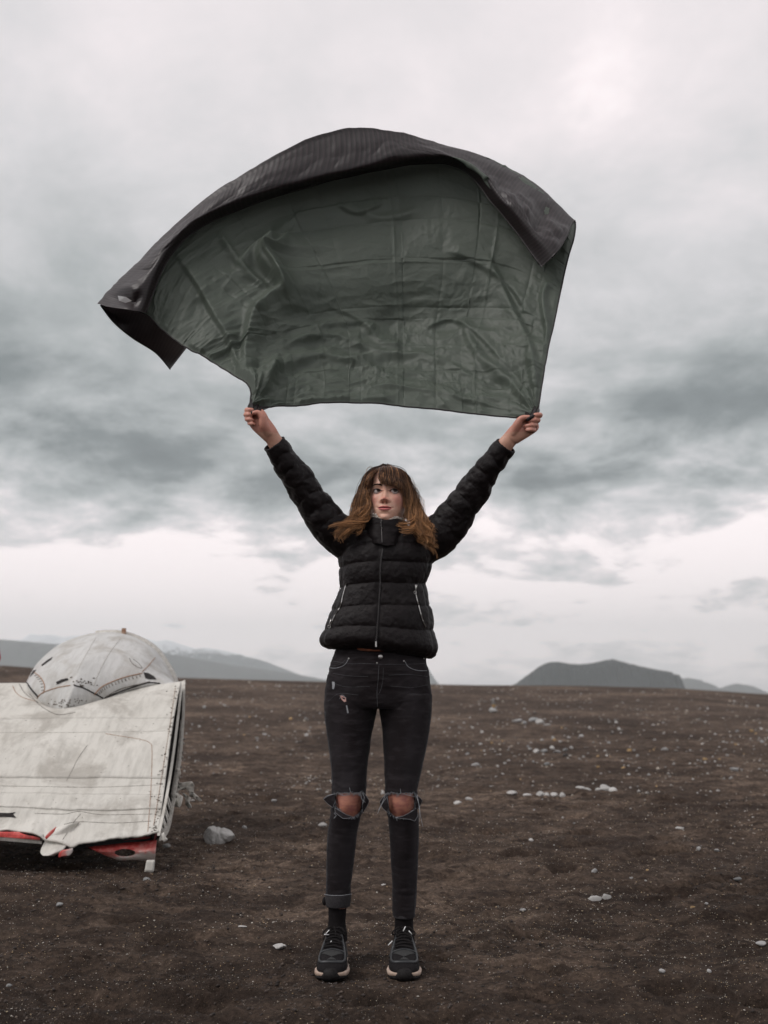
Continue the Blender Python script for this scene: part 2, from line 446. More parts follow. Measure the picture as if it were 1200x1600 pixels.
hill('long_slope', [(-560, 1010), (-300, 985), (-60, 996), (0, 999), (60, 1004), (130, 1010), (180, 1014), (240, 1018), (300, 1028), (360, 1039), (420, 1047), (470, 1055), (520, 1064), (560, 1076), (600, 1084)], 5400, 340, M_far, seed=12, rough=.35, foot=-70)
hill('snow_mountains', [(-560, 970), (-200, 985), (0, 1002), (36, 1000), (48, 990), (62, 993), (75, 991), (100, 996), (118, 993), (150, 996), (200, 1006), (228, 998), (245, 1002), (262, 1000), (280, 1006), (305, 1014), (322, 1012), (345, 1016), (368, 1021), (410, 1032), (450, 1047), (500, 1066), (540, 1084)], 7500, 460, M_snow, seed=17, rough=.6)

# air: one closed box of even haze round the camera and the whole scene
hz = MB().box((0, 0, 200), np.eye(3), (8500, 8500, 310)).mesh('haze', [], False)
mh = bpy.data.materials.new('haze'); mh.use_nodes = True
th = NT(mh.node_tree); th.n.clear()
ho = th.new('ShaderNodeOutputMaterial'); hv = th.new('ShaderNodeVolumePrincipled')
hv.inputs['Color'].default_value = (.89, .965, .985, 1); hv.inputs['Density'].default_value = .00015
hv.inputs['Anisotropy'].default_value = .2
th.l.new(hv.outputs[0], ho.inputs['Volume'])
hz.materials.append(mh)
tag(obj('haze', hz), kind='stuff')

# ============================================================ blanket
def polyd(px, py, line):
    """distance in photo units to a smooth line, and position along it"""
    L = catmull(np.array(line, float), 40); best = np.full(len(px), 1e9); ts = np.zeros(len(px)); side = np.zeros(len(px))
    for i in range(len(L) - 1):
        a, b_ = L[i], L[i + 1]; d = b_ - a; q = (d ** 2).sum() + 1e-9
        t_ = np.clip(((px - a[0]) * d[0] + (py - a[1]) * d[1]) / q, 0, 1)
        ex = px - a[0] - t_ * d[0]; ey = py - a[1] - t_ * d[1]; dd = np.hypot(ex, ey)
        k = dd < best; best[k] = dd[k]; ts[k] = ((i + t_) / (len(L) - 1))[k]; side[k] = np.sign(d[0] * ey - d[1] * ex)[k]
    return best, ts, side
rows = [
 ([(390, 639), (450, 636), (525, 631), (600, 633), (680, 640), (760, 649), (839, 655)], [3.20, 3.27, 3.31, 3.33, 3.31, 3.27, 3.20]),
 ([(386, 606), (450, 596), (525, 592), (600, 590), (680, 592), (760, 596), (849, 590)], [3.26, 3.36, 3.44, 3.46, 3.44, 3.37, 3.26]),
 ([(337, 569), (430, 540), (520, 520), (600, 515), (680, 515), (770, 515), (861, 530)], [3.38, 3.48, 3.56, 3.58, 3.55, 3.47, 3.34]),
 ([(292, 544), (380, 475), (480, 436), (590, 425), (690, 425), (785, 432), (874, 465)], [3.42, 3.48, 3.54, 3.56, 3.54, 3.49, 3.40]),
 ([(256, 517), (310, 420), (430, 362), (580, 340), (690, 336), (800, 352), (886, 410)], [3.46, 3.50, 3.57, 3.60, 3.57, 3.51, 3.43]),
 ([(222, 489), (262, 400), (395, 300), (560, 245), (680, 240), (800, 290), (896, 375)], [3.48, 3.50, 3.55, 3.58, 3.56, 3.51, 3.45]),
 ([(156, 475), (218, 408), (352, 293), (532, 207), (690, 226), (812, 272), (899, 346)], [3.52, 3.52, 3.50, 3.50, 3.52, 3.56, 3.50]),
 ([(164, 479), (222, 409), (357, 293), (537, 211), (686, 229), (803, 276), (893, 352)], [3.47, 3.47, 3.48, 3.49, 3.49, 3.50, 3.46]),
 ([(192, 483), (238, 404), (348, 312), (538, 238), (690, 240), (790, 296), (884, 372)], [3.39, 3.41, 3.45, 3.47, 3.45, 3.41, 3.38]),
 ([(214, 486), (258, 393), (342, 326), (532, 268), (708, 247), (793, 318), (868, 396)], [3.39, 3.41, 3.45, 3.47, 3.45, 3.37, 3.33]),
 ([(228, 489), (268, 398), (347, 338), (530, 280), (700, 257), (776, 326), (846, 417)], [3.42, 3.45, 3.50, 3.53, 3.51, 3.43, 3.37]),
]
RV = [0, .14, .30, .46, .62, .76, .86, .885, .93, .975, 1.0]      # where each row sits up the cloth
NU, NV = 560, 520
ctrl = np.array([[(p[0], p[1], y) for p, y in zip(*r_)] for r_ in rows])      # rows x 7 x 3
uu = np.linspace(0, 1, NU)
ctrl_u = np.array([catmull(r_, NU) for r_ in ctrl])                            # rows x NU x 3
vv = np.linspace(0, 1, NV)
tv = np.interp(vv, RV, np.arange(len(RV)))
G = np.zeros((NV, NU, 3))
kk = len(RV); E = np.concatenate([[2 * ctrl_u[0] - ctrl_u[1]], ctrl_u, [2 * ctrl_u[-1] - ctrl_u[-2]]])
for a_, t_ in enumerate(tv):
    i_ = min(int(t_), kk - 2); f_ = t_ - i_
    A, B, C_, D = E[i_], E[i_ + 1], E[i_ + 2], E[i_ + 3]
    G[a_] = .5 * (2 * B + (C_ - A) * f_ + (2 * A - 5 * B + 4 * C_ - D) * f_ ** 2 + (3 * B - A - 3 * C_ + D) * f_ ** 3)
pxg = G[..., 0].ravel(); pyg = G[..., 1].ravel()
rr = np.stack([pxg - 600., F * math.cos(PITCH) - (800 - pyg) * math.sin(PITCH), F * math.sin(PITCH) + (800 - pyg) * math.cos(PITCH)], -1)
BV = CAMP + rr * (G[..., 2].ravel() / rr[:, 1])[:, None]
U_, V_ = np.meshgrid(uu, vv); U_ = U_.ravel(); V_ = V_.ravel()
front = 1 - sst(.83, .86, V_)                      # 1 on the part below the crest
flap = sst(.87, .93, V_)
hh = np.zeros(len(BV))                             # + = towards the camera on the lower part
FOLDS = [  # line, half width px, height m, kind (0 ridge, 1 step)
 ([(448, 350), (418, 385), (408, 410), (438, 450), (418, 470), (392, 500), (384, 560), (388, 625)], 13, .034, 1),
 ([(436, 372), (400, 388), (372, 420)], 8, .020, 1),
 ([(452, 365), (435, 392), (412, 400), (430, 430), (446, 470)], 7, .022, 1),
 ([(278, 400), (318, 462), (352, 530), (372, 575), (388, 632)], 8, .017, 1),
 ([(340, 360), (378, 420), (418, 455)], 6, .012, 0),
 ([(380, 480), (420, 500), (436, 560), (400, 625)], 9, .016, 0),
 ([(408, 480), (430, 520), (440, 580)], 8, -.012, 0),
 ([(430, 555), (470, 535), (520, 528), (570, 548), (640, 560), (720, 552)], 9, .013, 1),
 ([(395, 622), (440, 580), (500, 562), (560, 575), (600, 590)], 8, .014, 1),
 ([(520, 575), (600, 560), (690, 572), (760, 605)], 6, .008, 0),
 ([(840, 645), (800, 600), (750, 560), (722, 500)], 8, .012, 0),
 ([(842, 640), (835, 560), (800, 480), (760, 400)], 9, .014, 1),
 ([(843, 640), (862, 560), (850, 470), (862, 440)], 6, .013, 0),
 ([(660, 520), (700, 500), (740, 520), (800, 580)], 8, .009, 1),
 ([(560, 330), (600, 345), (660, 330)], 8, .008, 0),
 ([(525, 320), (560, 335), (600, 318)], 7, .010, 1),
 ([(400, 628), (500, 618), (600, 615), (720, 628), (835, 650)], 4.5, .009, 1),
 ([(520, 480), (560, 500), (600, 540), (640, 545)], 10, .009, 1),
 ([(690, 395), (740, 410), (800, 450), (830, 500)], 9, .010, 1),
 ([(470, 520), (540, 505), (600, 522)], 8, .008, 0),
]
for line, wd, am, kd in FOLDS:
    k = (pxg > min(p[0] for p in line) - 4 * wd) & (pxg < max(p[0] for p in line) + 4 * wd) & (pyg > min(p[1] for p in line) - 4 * wd) & (pyg < max(p[1] for p in line) + 4 * wd)
    d_, t_, sd = polyd(pxg[k], pyg[k], line)
    ends = np.clip(np.minimum(t_, 1 - t_) * 5 + .12, 0, 1)
    hfold = np.exp(-(d_ / wd) ** 2) if kd == 0 else np.where(sd > 0, np.exp(-(d_ / (wd * .55)) ** 2), np.exp(-(d_ / (wd * 2.0)) ** 1.5))
    hh[k] += 1.45 * am * hfold * ends
P3 = np.stack([U_ * 1.45, V_ * 1.5, 0 * U_], -1)
wp = P3 + .05 * np.stack([fbm(P3, 3, 2, 50), fbm(P3, 3, 2, 52), 0 * U_], -1)
low = .30 + .9 * g2(V_ - .12, .26) + .6 * g2(U_ - .12, .2)
rid = lambda sc, sd_, st=(1, 1, 1): 1 - 2 * np.abs(fbm(wp * np.array(st), sc, 3, sd_))
gate = sst(-.15, .35, fbm(P3, 5, 2, 72))
hh += low * (.015 * (rid(3.0, 60, (.6, 1.5, 1)) - .5) + .0085 * (rid(7.5, 64, (.8, 1.3, 1)) - .5) + .0042 * gate * rid(17, 67)) + .0022 * gate * rid(12, 69, (1.6, .6, 1)) + .0008 * rid(34, 71)
fu = (U_ * 5.3 + .05 * pn(P3, 3, 74)) % 1; fv_ = (V_ * 6.1 + .05 * pn(P3, 3, 75)) % 1
cid = np.floor(U_ * 5.3) * 7.3 + np.floor(V_ * 6.1) * 3.1
hh += .014 * (1 - 2 * (fu - .5) ** 2 - 2 * (fv_ - .5) ** 2) * (.55 + .45 * np.sin(cid * 5.3)) + .0045 * np.sin(cid * 9.1) * (fu - .5) + .0045 * np.cos(cid * 4.7) * (fv_ - .5)
hh += .016 * fbm(P3, 2.0, 2, 70)
# creases left from being packed away
for i, cu in enumerate([.16, .29, .42, .545, .67, .80, .91]):
    cc = cu + .006 * pn(np.stack([V_ * 0, V_ * 4, V_ * 0], -1), 1, 80 + i); hh += (.0064 if i % 2 else -.0060) * np.exp(-np.abs(U_ - cc) / .0036) * (.5 + pn(np.stack([V_ * 0, V_ * 5, V_ * 0], -1), 1, 90 + i))
for i, cv in enumerate([.12, .24, .36, .48, .60, .72]):
    cc = cv + .007 * pn(np.stack([U_ * 4, U_ * 0, U_ * 0], -1), 1, 100 + i); hh += (.0056 if i % 2 else -.0052) * np.exp(-np.abs(V_ - cc) / .0034) * (.55 + pn(np.stack([U_ * 6, U_ * 0, U_ * 0], -1), 1, 110 + i))
# pull lines fanning out of both hands
for hx, hy, s_ in ((390, 640, 1), (840, 652, -1)):
    an_ = np.arctan2(hy - pyg, (pxg - hx) * s_); d_ = np.hypot(pxg - hx, pyg - hy)
    hh += .006 * np.sin(an_ * 17 + 1.2 * np.sin(an_ * 5)) * np.exp(-d_ / 75) * np.clip(d_ / 25, 0, 1)
hem = np.exp(-V_ / .010) * .0
Gn = BV.reshape(NV, NU, 3)
du = np.gradient(Gn, axis=1); dv = np.gradient(Gn, axis=0)
Nn = np.cross(du, dv); Nn /= np.linalg.norm(Nn, axis=2)[..., None] + 1e-9
Nn = Nn.reshape(-1, 3)
sgn = np.where((Nn * (CAMP - BV)).sum(1).mean() > 0, 1, -1)
Nn *= sgn
soft = .25 + .75 * sst(0, .012, np.minimum(np.minimum(U_, 1 - U_), V_))
# on the turned-over part folds run down the slope
hf = .016 * (1 - 1.6 * np.abs(np.sin(U_ * 25 + 2.2 * V_ + 3 * pn(P3, 3, 130)))) * sst(.12, .42, np.abs(U_ - .5)) + .008 * fbm(P3 * np.array([2.5, 1, 1]), 3., 3, 140) + .006 * (rid(9, 150)) + .017 * sst(.68, .78, U_) * (rid(4.5, 152, (1, 1.6, 1)) - .45) + .006 * sst(.70, .80, U_) * rid(16, 153) + .014 * (1 - sst(.16, .26, U_)) * (rid(3.6, 154, (1.6, .6, 1)) - .45)
hh = hh * front + hf * flap * (1 - sst(.945, .985, V_))
BV2 = BV + Nn * (hh * soft)[:, None]
cr_ = np.exp(-((V_ - .86) / .035) ** 2); BV2 = BV2 + np.stack([0 * U_, 0 * U_, cr_ * (.012 * pn(P3, 6, 165) + .008 * (rid(11, 166) - .5))], -1)
# wavy free edge
edge_w = np.exp(-(1 - V_) / .02) + .8 * np.exp(-U_ / .008) * front
BV2 += np.stack([0 * U_, 0 * U_, .006 * edge_w * pn(P3, 16, 160)], -1)
def blanket_mats():
    def inner(t, b, out):
        uv = t.new('ShaderNodeTexCoord').outputs['UV']
        n = t.noise(uv, 6, 5, .6); n2 = t.noise(uv, 900, 2, .5)
        c = t.mix(t.ramp(n, [(.3, 0.), (.7, 1.)]), (.104, .126, .103), (.138, .160, .133))
        t.put(b.inputs['Base Color'], c); b.inputs['Roughness'].default_value = .48
        b.inputs['Specular IOR Level'].default_value = .42
        bump(t, b, t.m('ADD', t.m('MULTIPLY', n2, .12), t.noise(uv, 38, 5, .6)), .35, .004)
        tr = t.new('ShaderNodeBsdfTranslucent'); tr.inputs[0].default_value = (.42, .52, .45, 1)
        mx = t.new('ShaderNodeMixShader'); mx.inputs[0].default_value = .36
        t.l.new(b.outputs[0], mx.inputs[1]); t.l.new(tr.outputs[0], mx.inputs[2]); t.l.new(mx.outputs[0], out.inputs[0])
    def outer(t, b, out):
        uv = t.new('ShaderNodeTexCoord').outputs['UV']
        sp = t.new('ShaderNodeSeparateXYZ'); t.l.new(uv, sp.inputs[0])
        wv = t.m('SINE', t.m('MULTIPLY', sp.outputs[0], 620.)); wv2 = t.m('SINE', t.m('MULTIPLY', sp.outputs[1], 1300.))
        rb = t.m('MULTIPLY', t.ramp(wv, [(.1, 0.), (.9, 1.)]), t.ramp(wv2, [(.0, .6), (.8, 1.)]))
        n = t.noise(uv, 12, 4)
        c = t.mix(rb, (.008, .0042, .0050), (.046, .029, .033))
        c = t.mix(t.ramp(n, [(.3, 0.), (.8, .5)]), c, (.022, .016, .017))
        t.put(b.inputs['Base Color'], c); b.inputs['Roughness'].default_value = .41
        b.inputs['Specular IOR Level'].default_value = .55
        bump(t, b, t.m('ADD', t.m('MULTIPLY', wv, .3), t.noise(uv, 30, 4)), .2, .003)
        tr = t.new('ShaderNodeBsdfTranslucent'); tr.inputs[0].default_value = (.40, .36, .37, 1)
        mx = t.new('ShaderNodeMixShader'); mx.inputs[0].default_value = .16
        t.l.new(b.outputs[0], mx.inputs[1]); t.l.new(tr.outputs[0], mx.inputs[2]); t.l.new(mx.outputs[0], out.inputs[0])
    return mat('green_nylon', inner), mat('dark_ribbed_fabric', outer)
M_green, M_outer = blanket_mats()
M_bind = simple('edge_binding', (.010, .008, .008), (.018, .014, .014), 60, .6, .2)
def sheet(nu, nv, VV, uv=None, th=.0012):
    """a thin cloth with two differently coloured faces and a closed edge"""
    Fq = grid_faces(nv, nu)
    Gv = VV.reshape(nv, nu, 3); a = np.gradient(Gv, axis=1); b_ = np.gradient(Gv, axis=0)
    N = np.cross(a, b_); N /= np.linalg.norm(N, axis=2)[..., None] + 1e-9; N = N.reshape(-1, 3) * sgn
    V = np.concatenate([VV, VV - N * th])
    off = nu * nv
    bd = np.concatenate([np.arange(nu), np.arange(1, nv) * nu + nu - 1, (nv - 1) * nu + np.arange(nu - 2, -1, -1), np.arange(nv - 2, 0, -1) * nu])
    side = np.stack([bd, np.roll(bd, -1), np.roll(bd, -1) + off, bd + off], -1)
    top = Fq if sgn > 0 else Fq[:, ::-1]; bot = (Fq[:, ::-1] if sgn > 0 else Fq) + off
    FF = np.concatenate([top, bot, side]); mi = np.concatenate([np.zeros(len(top)), np.ones(len(bot)), np.ones(len(side))])
    me = mesh_from('cloth', V, FF, [M_green, M_outer], True, mi)
    uvl = me.uv_layers.new(name='UVMap'); li = np.empty(len(me.loops), dtype=np.int32); me.loops.foreach_get('vertex_index', li)
    uvv = np.concatenate([uv, uv])[li]; uvl.data.foreach_set('uv', uvv.astype(np.float32).ravel())
    return me
me = sheet(NU, NV, BV2, np.stack([U_ * 1.3, V_ * 1.5], -1))
blanket = obj('blanket', me, None, tuple(W(600, 640, 3.3)))
tag(blanket, 'large dark green blanket with a brown-black back, billowing overhead between raised hands', 'blanket')
# hanging dark corner at the left
topc = catmull(np.array([(157, 476, 3.50), (188, 476, 3.56), (228, 484, 3.58), (262, 510, 3.56), (294, 541, 3.53)]), 60)
botc = catmull(np.array([(157, 477, 3.50), (178, 504, 3.58), (207, 528, 3.62), (243, 551, 3.66), (266, 577, 3.68)]), 60)
ct = np.array([topc * (1 - s_) + botc * s_ for s_ in np.linspace(0, 1, 30)])
cu_, cv_ = np.meshgrid(np.linspace(0, 1, 60), np.linspace(0, 1, 30))
ct[..., 2] += .03 * np.sin(cu_ * 7 + cv_ * 2) * cv_ + .02 * np.sin(cv_ * 3.1)
CTV = np.array([W(*p) for p in ct.reshape(-1, 3)])
mc = sheet(60, 30, CTV, np.stack([cu_.ravel() * .3, cv_.ravel() * .2], -1))
mc.materials.clear(); mc.materials.append(M_outer); mc.materials.append(M_outer)
obj('hanging_corner', mc, blanket)
def border(idx): return BV2[idx]
bot = border(np.arange(NU)); lft = border(np.arange(int(NV * .86)) * NU); rgt = border(np.arange(int(NV * .99)) * NU + NU - 1); ups = border((NV - 1) * NU + np.arange(NU))
for nm, ln in (('edge_binding', bot), ('edge_binding', lft), ('edge_binding', rgt), ('edge_binding', ups)):
    obj(nm, MB().tube(ln[::5], .0028, 6).mesh('edge_binding', [M_bind]), blanket)
b4 = botc; obj('edge_binding', MB().tube(np.array([W(*p) for p in ct[-1]]), .0026, 6).mesh('edge_binding', [M_bind]), blanket)
# small white care tag near the left corner
M_tag = simple('white_tag', (.75, .74, .74), (.8, .8, .8), 40, .6, .1)
tg = [W(184, 462, 3.27), W(197, 464, 3.27), W(206, 470, 3.275), W(196, 473, 3.28), W(186, 470, 3.275)]
tmb = MB(); tgv = np.array(tg); tmb.add(np.concatenate([tgv, tgv + [0, .002, 0]]), [[0, 1, 2, 3, 4], [9, 8, 7, 6, 5]] + [[i, 5 + i, 5 + (i + 1) % 5, (i + 1) % 5] for i in range(5)])
obj('care_tag', tmb.mesh('care_tag', [M_tag], False), blanket)

# cloth bunched up inside each grip
for folds in ([[(391, 628, 3.225), (390, 636, 3.20), (392, 646, 3.17)], [(394, 622, 3.225), (394, 634, 3.195), (395, 647, 3.165)], [(404, 626, 3.24), (401, 636, 3.20), (397, 646, 3.168)], [(420, 637, 3.24), (408, 639.5, 3.20), (399, 646, 3.170)]],
              [[(841, 634, 3.225), (840, 642, 3.195), (835, 651, 3.166)], [(836, 632, 3.23), (834, 643, 3.19), (830, 653, 3.162)], [(820, 643, 3.24), (824, 648, 3.19), (829, 654, 3.160)], [(806, 651, 3.24), (816, 652.5, 3.19), (827, 655, 3.160)]]):
    gm = MB()
    for f_ in folds:
        P_l = catmull(np.array([W(*p) for p in f_]), 12); gm.tube(P_l, np.interp(np.linspace(0, 1, 12), [0, .5, .85, 1], [.0015, .0075, .0085, .006]), 10)
    o_ = obj('bunched_corner', gm.mesh('bunched_corner', [M_outer]), blanket); o_['kind'] = 'stuff'

# ============================================================ person
def ring_h(c, rx, ry, ns=64, pw=2.0, th0=0.):
    """level ring round c, superellipse"""
    th = np.linspace(0, 2 * np.pi, ns, endpoint=False) + th0
    cx = np.sign(np.cos(th)) * np.abs(np.cos(th)) ** (2 / pw); sy = np.sign(np.sin(th)) * np.abs(np.sin(th)) ** (2 / pw)
    return np.stack([c[0] + rx * cx, c[1] + ry * sy, np.full(ns, c[2])], -1)
def prof_loft(tab, n, ns=64, pw=2.2, shrink=0., shrink_y=None):
    """tab rows: py, pxL, pxR, Ycentre, half depth -> level rings"""
    T = catmull(np.array(tab, float), n); R = []
    for py, l, r_, Y, hd in T:
        a, b_ = W(l, py, Y), W(r_, py, Y); c = (a + b_) / 2
        R.append(ring_h(c, max((b_[0] - a[0]) / 2 - shrink, .004), max(hd - (shrink if shrink_y is None else shrink_y), .004), ns, pw))
    return np.array(R), T
def axis_loft(tab, n, ns=48, front=(0, -1, 0)):
    """tab rows: px, py, Y, half width (across, m), half depth (m) along a limb"""
    T = catmull(np.array(tab, float), n); C = np.array([W(p[0], p[1], p[2]) for p in T])
    D = np.gradient(C, axis=0); D /= np.linalg.norm(D, axis=1)[:, None]
    f = np.array(front, float); U = np.cross(D, f); U /= np.linalg.norm(U, axis=1)[:, None]; N = np.cross(D, U)
    th = np.linspace(0, 2 * np.pi, ns, endpoint=False)
    R = C[:, None] + T[:, 3, None, None] * np.cos(th)[None, :, None] * U[:, None] + T[:, 4, None, None] * np.sin(th)[None, :, None] * N[:, None]
    return R, C, th, T

LEG_L = [(1085, 508, 590, 3.41, .092), (1112, 507, 588, 3.41, .090), (1131, 508.5, 584, 3.41, .088), (1150, 511, 580, 3.41, .084), (1169, 514, 578, 3.405, .079), (1187, 516, 575, 3.40, .075),
         (1206, 518, 573, 3.40, .070), (1225, 519, 572, 3.395, .066), (1240, 519.5, 570.5, 3.395, .064), (1262, 518, 567, 3.40, .060), (1281, 515.5, 561.5, 3.41, .056), (1300, 512.5, 558, 3.42, .057), (1326, 510.5, 555, 3.43, .057), (1350, 510, 552.5, 3.44, .053), (1369, 510, 550, 3.445, .048), (1385, 510, 548, 3.45, .044), (1398, 510, 547, 3.455, .042), (1412, 511, 546, 3.458, .041)]
LEG_R = [(1085, 590, 674, 3.41, .092), (1112, 593, 674, 3.41, .090), (1131, 596, 672, 3.41, .088), (1150, 598, 669.5, 3.41, .084), (1169, 599, 666, 3.405, .079), (1187, 600, 662, 3.40, .075),
         (1206, 601, 658, 3.40, .070), (1225, 602, 653, 3.395, .066), (1240, 602.7, 651, 3.395, .064), (1262, 604.7, 650.5, 3.40, .060), (1281, 607, 653.5, 3.41, .056), (1300, 608.5, 654.5, 3.42, .057), (1326, 610, 653.5, 3.43, .057), (1350, 611, 653, 3.44, .053), (1369, 612.5, 652, 3.445, .048), (1385, 613.5, 651, 3.45, .044), (1400, 614, 650, 3.455, .042), (1431, 615, 648, 3.46, .041)]
HIPS = [(1012, 526, 660, 3.40, .082), (1022, 523, 663, 3.40, .086), (1032, 519, 665, 3.40, .091), (1045, 515.5, 668, 3.40, .097), (1060, 512, 670, 3.405, .102), (1080, 508.5, 672.5, 3.41, .103), (1096, 507, 673.5, 3.41, .099), (1106, 507, 674, 3.41, .090)]

# ---- head, in its own frame (x to the right of the picture, y back, z up)
def rotm(pitch, yaw, roll=0):
    return np.array(Matrix.Rotation(yaw, 3, 'Z') @ Matrix.Rotation(roll, 3, 'Y') @ Matrix.Rotation(pitch, 3, 'X'))
HR = rotm(math.radians(-9), math.radians(-6), math.radians(1.5))
HS = 1.0
H0 = W(602.3, 766, 3.318) - HR @ np.array([0, -.084, 0.]) * HS
def HW(p): return H0 + (np.asarray(p, float) @ HR.T) * HS
def HL(p): return ((np.asarray(p, float) - H0) / HS) @ HR
HZ = np.array([-.108, -.100, -.086, -.066, -.040, -.012, .015, .045, .072, .092, .104, .109])
HX = np.array([.014, .029, .043, .0545, .0635, .0695, .0720, .0725, .0660, .0500, .0290, .008])
HF = np.array([.070, .081, .086, .0865, .0860, .0850, .0860, .0850, .0760, .0580, .0360, .012])
HB = np.array([.010, .020, .030, .045, .065, .083, .094, .098, .090, .070, .044, .012])
def face_disp(x, z):
    """relief of the face towards the front"""
    ax = np.abs(x); d = 0
    d = d - .010 * np.exp(-((ax - .029) / .017) ** 2 - ((z - .001) / .011) ** 2)            # sockets
    d = d + .0045 * np.exp(-((ax - .024) / .022) ** 2 - ((z - .021) / .008) ** 2)           # brow
    d = d + .006 * np.exp(-((ax - .042) / .016) ** 2 - ((z + .026) / .017) ** 2)            # cheeks
    nz = np.clip((-.002 - z) / .036, 0, 1)
    ridge = (.006 + .015 * nz ** 1.2) * np.exp(-(x / (.0070 + .0035 * nz)) ** 2) * sst(-.048, -.040, z) * (1 - sst(.006, .026, z))
    d = d + ridge
    d = d + .006 * np.exp(-(x / .010) ** 2 - ((z + .036) / .008) ** 2)
    d = d + .0085 * np.exp(-((ax - .0125) / .0058) ** 2 - ((z + .0385) / .0065) ** 2)       # wings of the nose
    d = d - .007 * np.exp(-((ax - .0065) / .0032) ** 2 - ((z + .0455) / .0030) ** 2)        # nostrils
    d = d + .0045 * np.exp(-(x / .030) ** 2 - ((z + .064) / .018) ** 2)                     # muzzle
    mz = -.0655 + .0035 * (ax / .024) ** 2
    lt = np.clip(1 - (ax / .0245) ** 2, .12, 1)
    d = d + .0048 * np.exp(-(x / .0185) ** 4 - ((z - mz - .0048 * lt) / (.0040 * lt)) ** 2)   # upper lip
    d = d + .0060 * np.exp(-(x / .0165) ** 4 - ((z - mz + .0065 * lt) / (.0048 * lt)) ** 2)                  # lower lip
    d = d - .0060 * np.exp(-(x / .023) ** 4 - ((z - mz) / .0016) ** 2)                           # the parting of the lips
    d = d - .0025 * np.exp(-((ax - .026) / .004) ** 2 - ((z - mz) / .004) ** 2)
    d = d - .0040 * np.exp(-(x / .020) ** 2 - ((z + .0845) / .0055) ** 2)
    d = d + .0050 * np.exp(-(x / .020) ** 2 - ((z + .098) / .011) ** 2)                     # chin
    # lids round each eye
    for s in (-1, 1):
        ex = (x - s * .0285) / .0140; ez = (z + .0005) / (.0050 * np.clip(1 - .55 * ex ** 2, .1, 1))
        q = np.sqrt(ex ** 2 * .98 + ez ** 2)
        d = d + .0040 * np.exp(-((q - 1.45) / .35) ** 2)
        d = d - .0085 * (1 - sst(.80, 1.12, q))
    return d
def head_rings(n=90, ns=72):
    zs = np.sort(np.concatenate([np.linspace(-.108, .109, n)])); R = []
    for z in zs:
        rx, f, b_ = np.interp(z, HZ, HX), np.interp(z, HZ, HF), np.interp(z, HZ, HB)
        th = np.linspace(0, 2 * np.pi, ns, endpoint=False)
        c, s = np.cos(th), np.sin(th)
        pw = 2.25
        x = rx * np.sign(c) * np.abs(c) ** (2 / pw)
        y = np.where(s < 0, f * -np.abs(s) ** (2 / pw), b_ * np.abs(s) ** (2 / pw))
        R.append(HW(np.stack([x, y, np.full(ns, z)], -1)))
    return np.array(R)

body = MB()
body.loft(head_rings())
# ears
for s in (-1, 1):
    body.ball(HW([s * .073, .005, -.012]), (.010, .018, .028), 8)
# neck and trunk
neck = []
for z, rx, ry, yc in [(-.02, .050, .055, .02), (-.07, .051, .054, .022), (-.11, .052, .054, .02), (-.15, .056, .058, .018)]:
    neck.append(ring_h(H0 + np.array([0, yc, z]), rx, ry, 40))
body.loft(np.array(neck)[::-1])
TORSO = [(1018, 512, 672, 3.40, .098), (1012, 502.5, 682, 3.40, .118), (1003, 500, 684, 3.40, .127), (994, 503, 682, 3.40, .128), (982, 508.5, 678.5, 3.40, .127), (966, 514, 676, 3.40, .123), (950, 518.5, 674, 3.40, .119), (935, 526, 668, 3.40, .114), (915, 531, 666, 3.40, .114),
         (900, 531, 669, 3.40, .118), (883, 530, 675, 3.40, .121), (868, 531, 678, 3.40, .119), (852, 536, 676, 3.40, .112), (840, 550, 661, 3.40, .098), (830, 562, 645, 3.40, .084), (824, 572, 634, 3.40, .072)]
R_, _ = prof_loft(TORSO[3:], 40, 56, 2.2, .024); body.loft(R_[::-1])
R_, _ = prof_loft(HIPS, 20, 56, 2.2, .010); body.loft(R_[::-1])
R_, _ = prof_loft([(1085, 512, 586, 3.41, .09)] + LEG_L[1:] + [(1440, 513, 540, 3.462, .036), (1462, 511, 543, 3.45, .045), (1480, 509, 544, 3.45, .05)], 60, 44, 2., .0065); body.loft(R_[::-1])
R_, _ = prof_loft([(1085, 594, 670, 3.41, .09)] + LEG_R[1:-1] + [(1431, 615.5, 647.5, 3.462, .038), (1450, 617, 646, 3.46, .040), (1466, 615, 648, 3.45, .045), (1480, 614, 650, 3.45, .05)], 60, 44, 2., .0065); body.loft(R_[::-1])
# feet inside the shoes
FEET = [(-.160, 1), (.0625, -1)]
for fx, s in FEET:
    body.tube(np.array([[fx, 3.49, .05], [fx, 3.45, .055], [fx - .002 * s, 3.38, .05], [fx - .004 * s, 3.335, .034], [fx - .004 * s, 3.31, .032]]), np.array([.026, .030, .028, .014, .008]), 12)
# arms down to the wrist
ARM_L = [(566, 862, 3.40, .052, .052), (545, 838, 3.39, .048, .048), (519, 815, 3.36, .036, .036), (495, 785, 3.33, .033, .033), (470, 752, 3.295, .030, .030), (448, 718, 3.25, .027, .025), (434, 697, 3.225, .0275, .021), (427, 686, 3.215, .0260, .020), (420, 676, 3.205, .0285, .020), (412, 666, 3.20, .030, .019)]
ARM_R = [(645, 862, 3.40, .052, .052), (664, 842, 3.39, .048, .048), (700, 814, 3.36, .036, .036), (724, 784, 3.33, .033, .033), (748, 752, 3.295, .030, .030), (772, 718, 3.25, .027, .025), (788, 697, 3.225, .0275, .021), (797, 686, 3.215, .0260, .020), (805, 678, 3.205, .0285, .020), (814, 670, 3.20, .030, .019)]
for A_ in (ARM_L, ARM_R):
    R_, _, _, _ = axis_loft(A_, 50, 36); body.loft(R_)
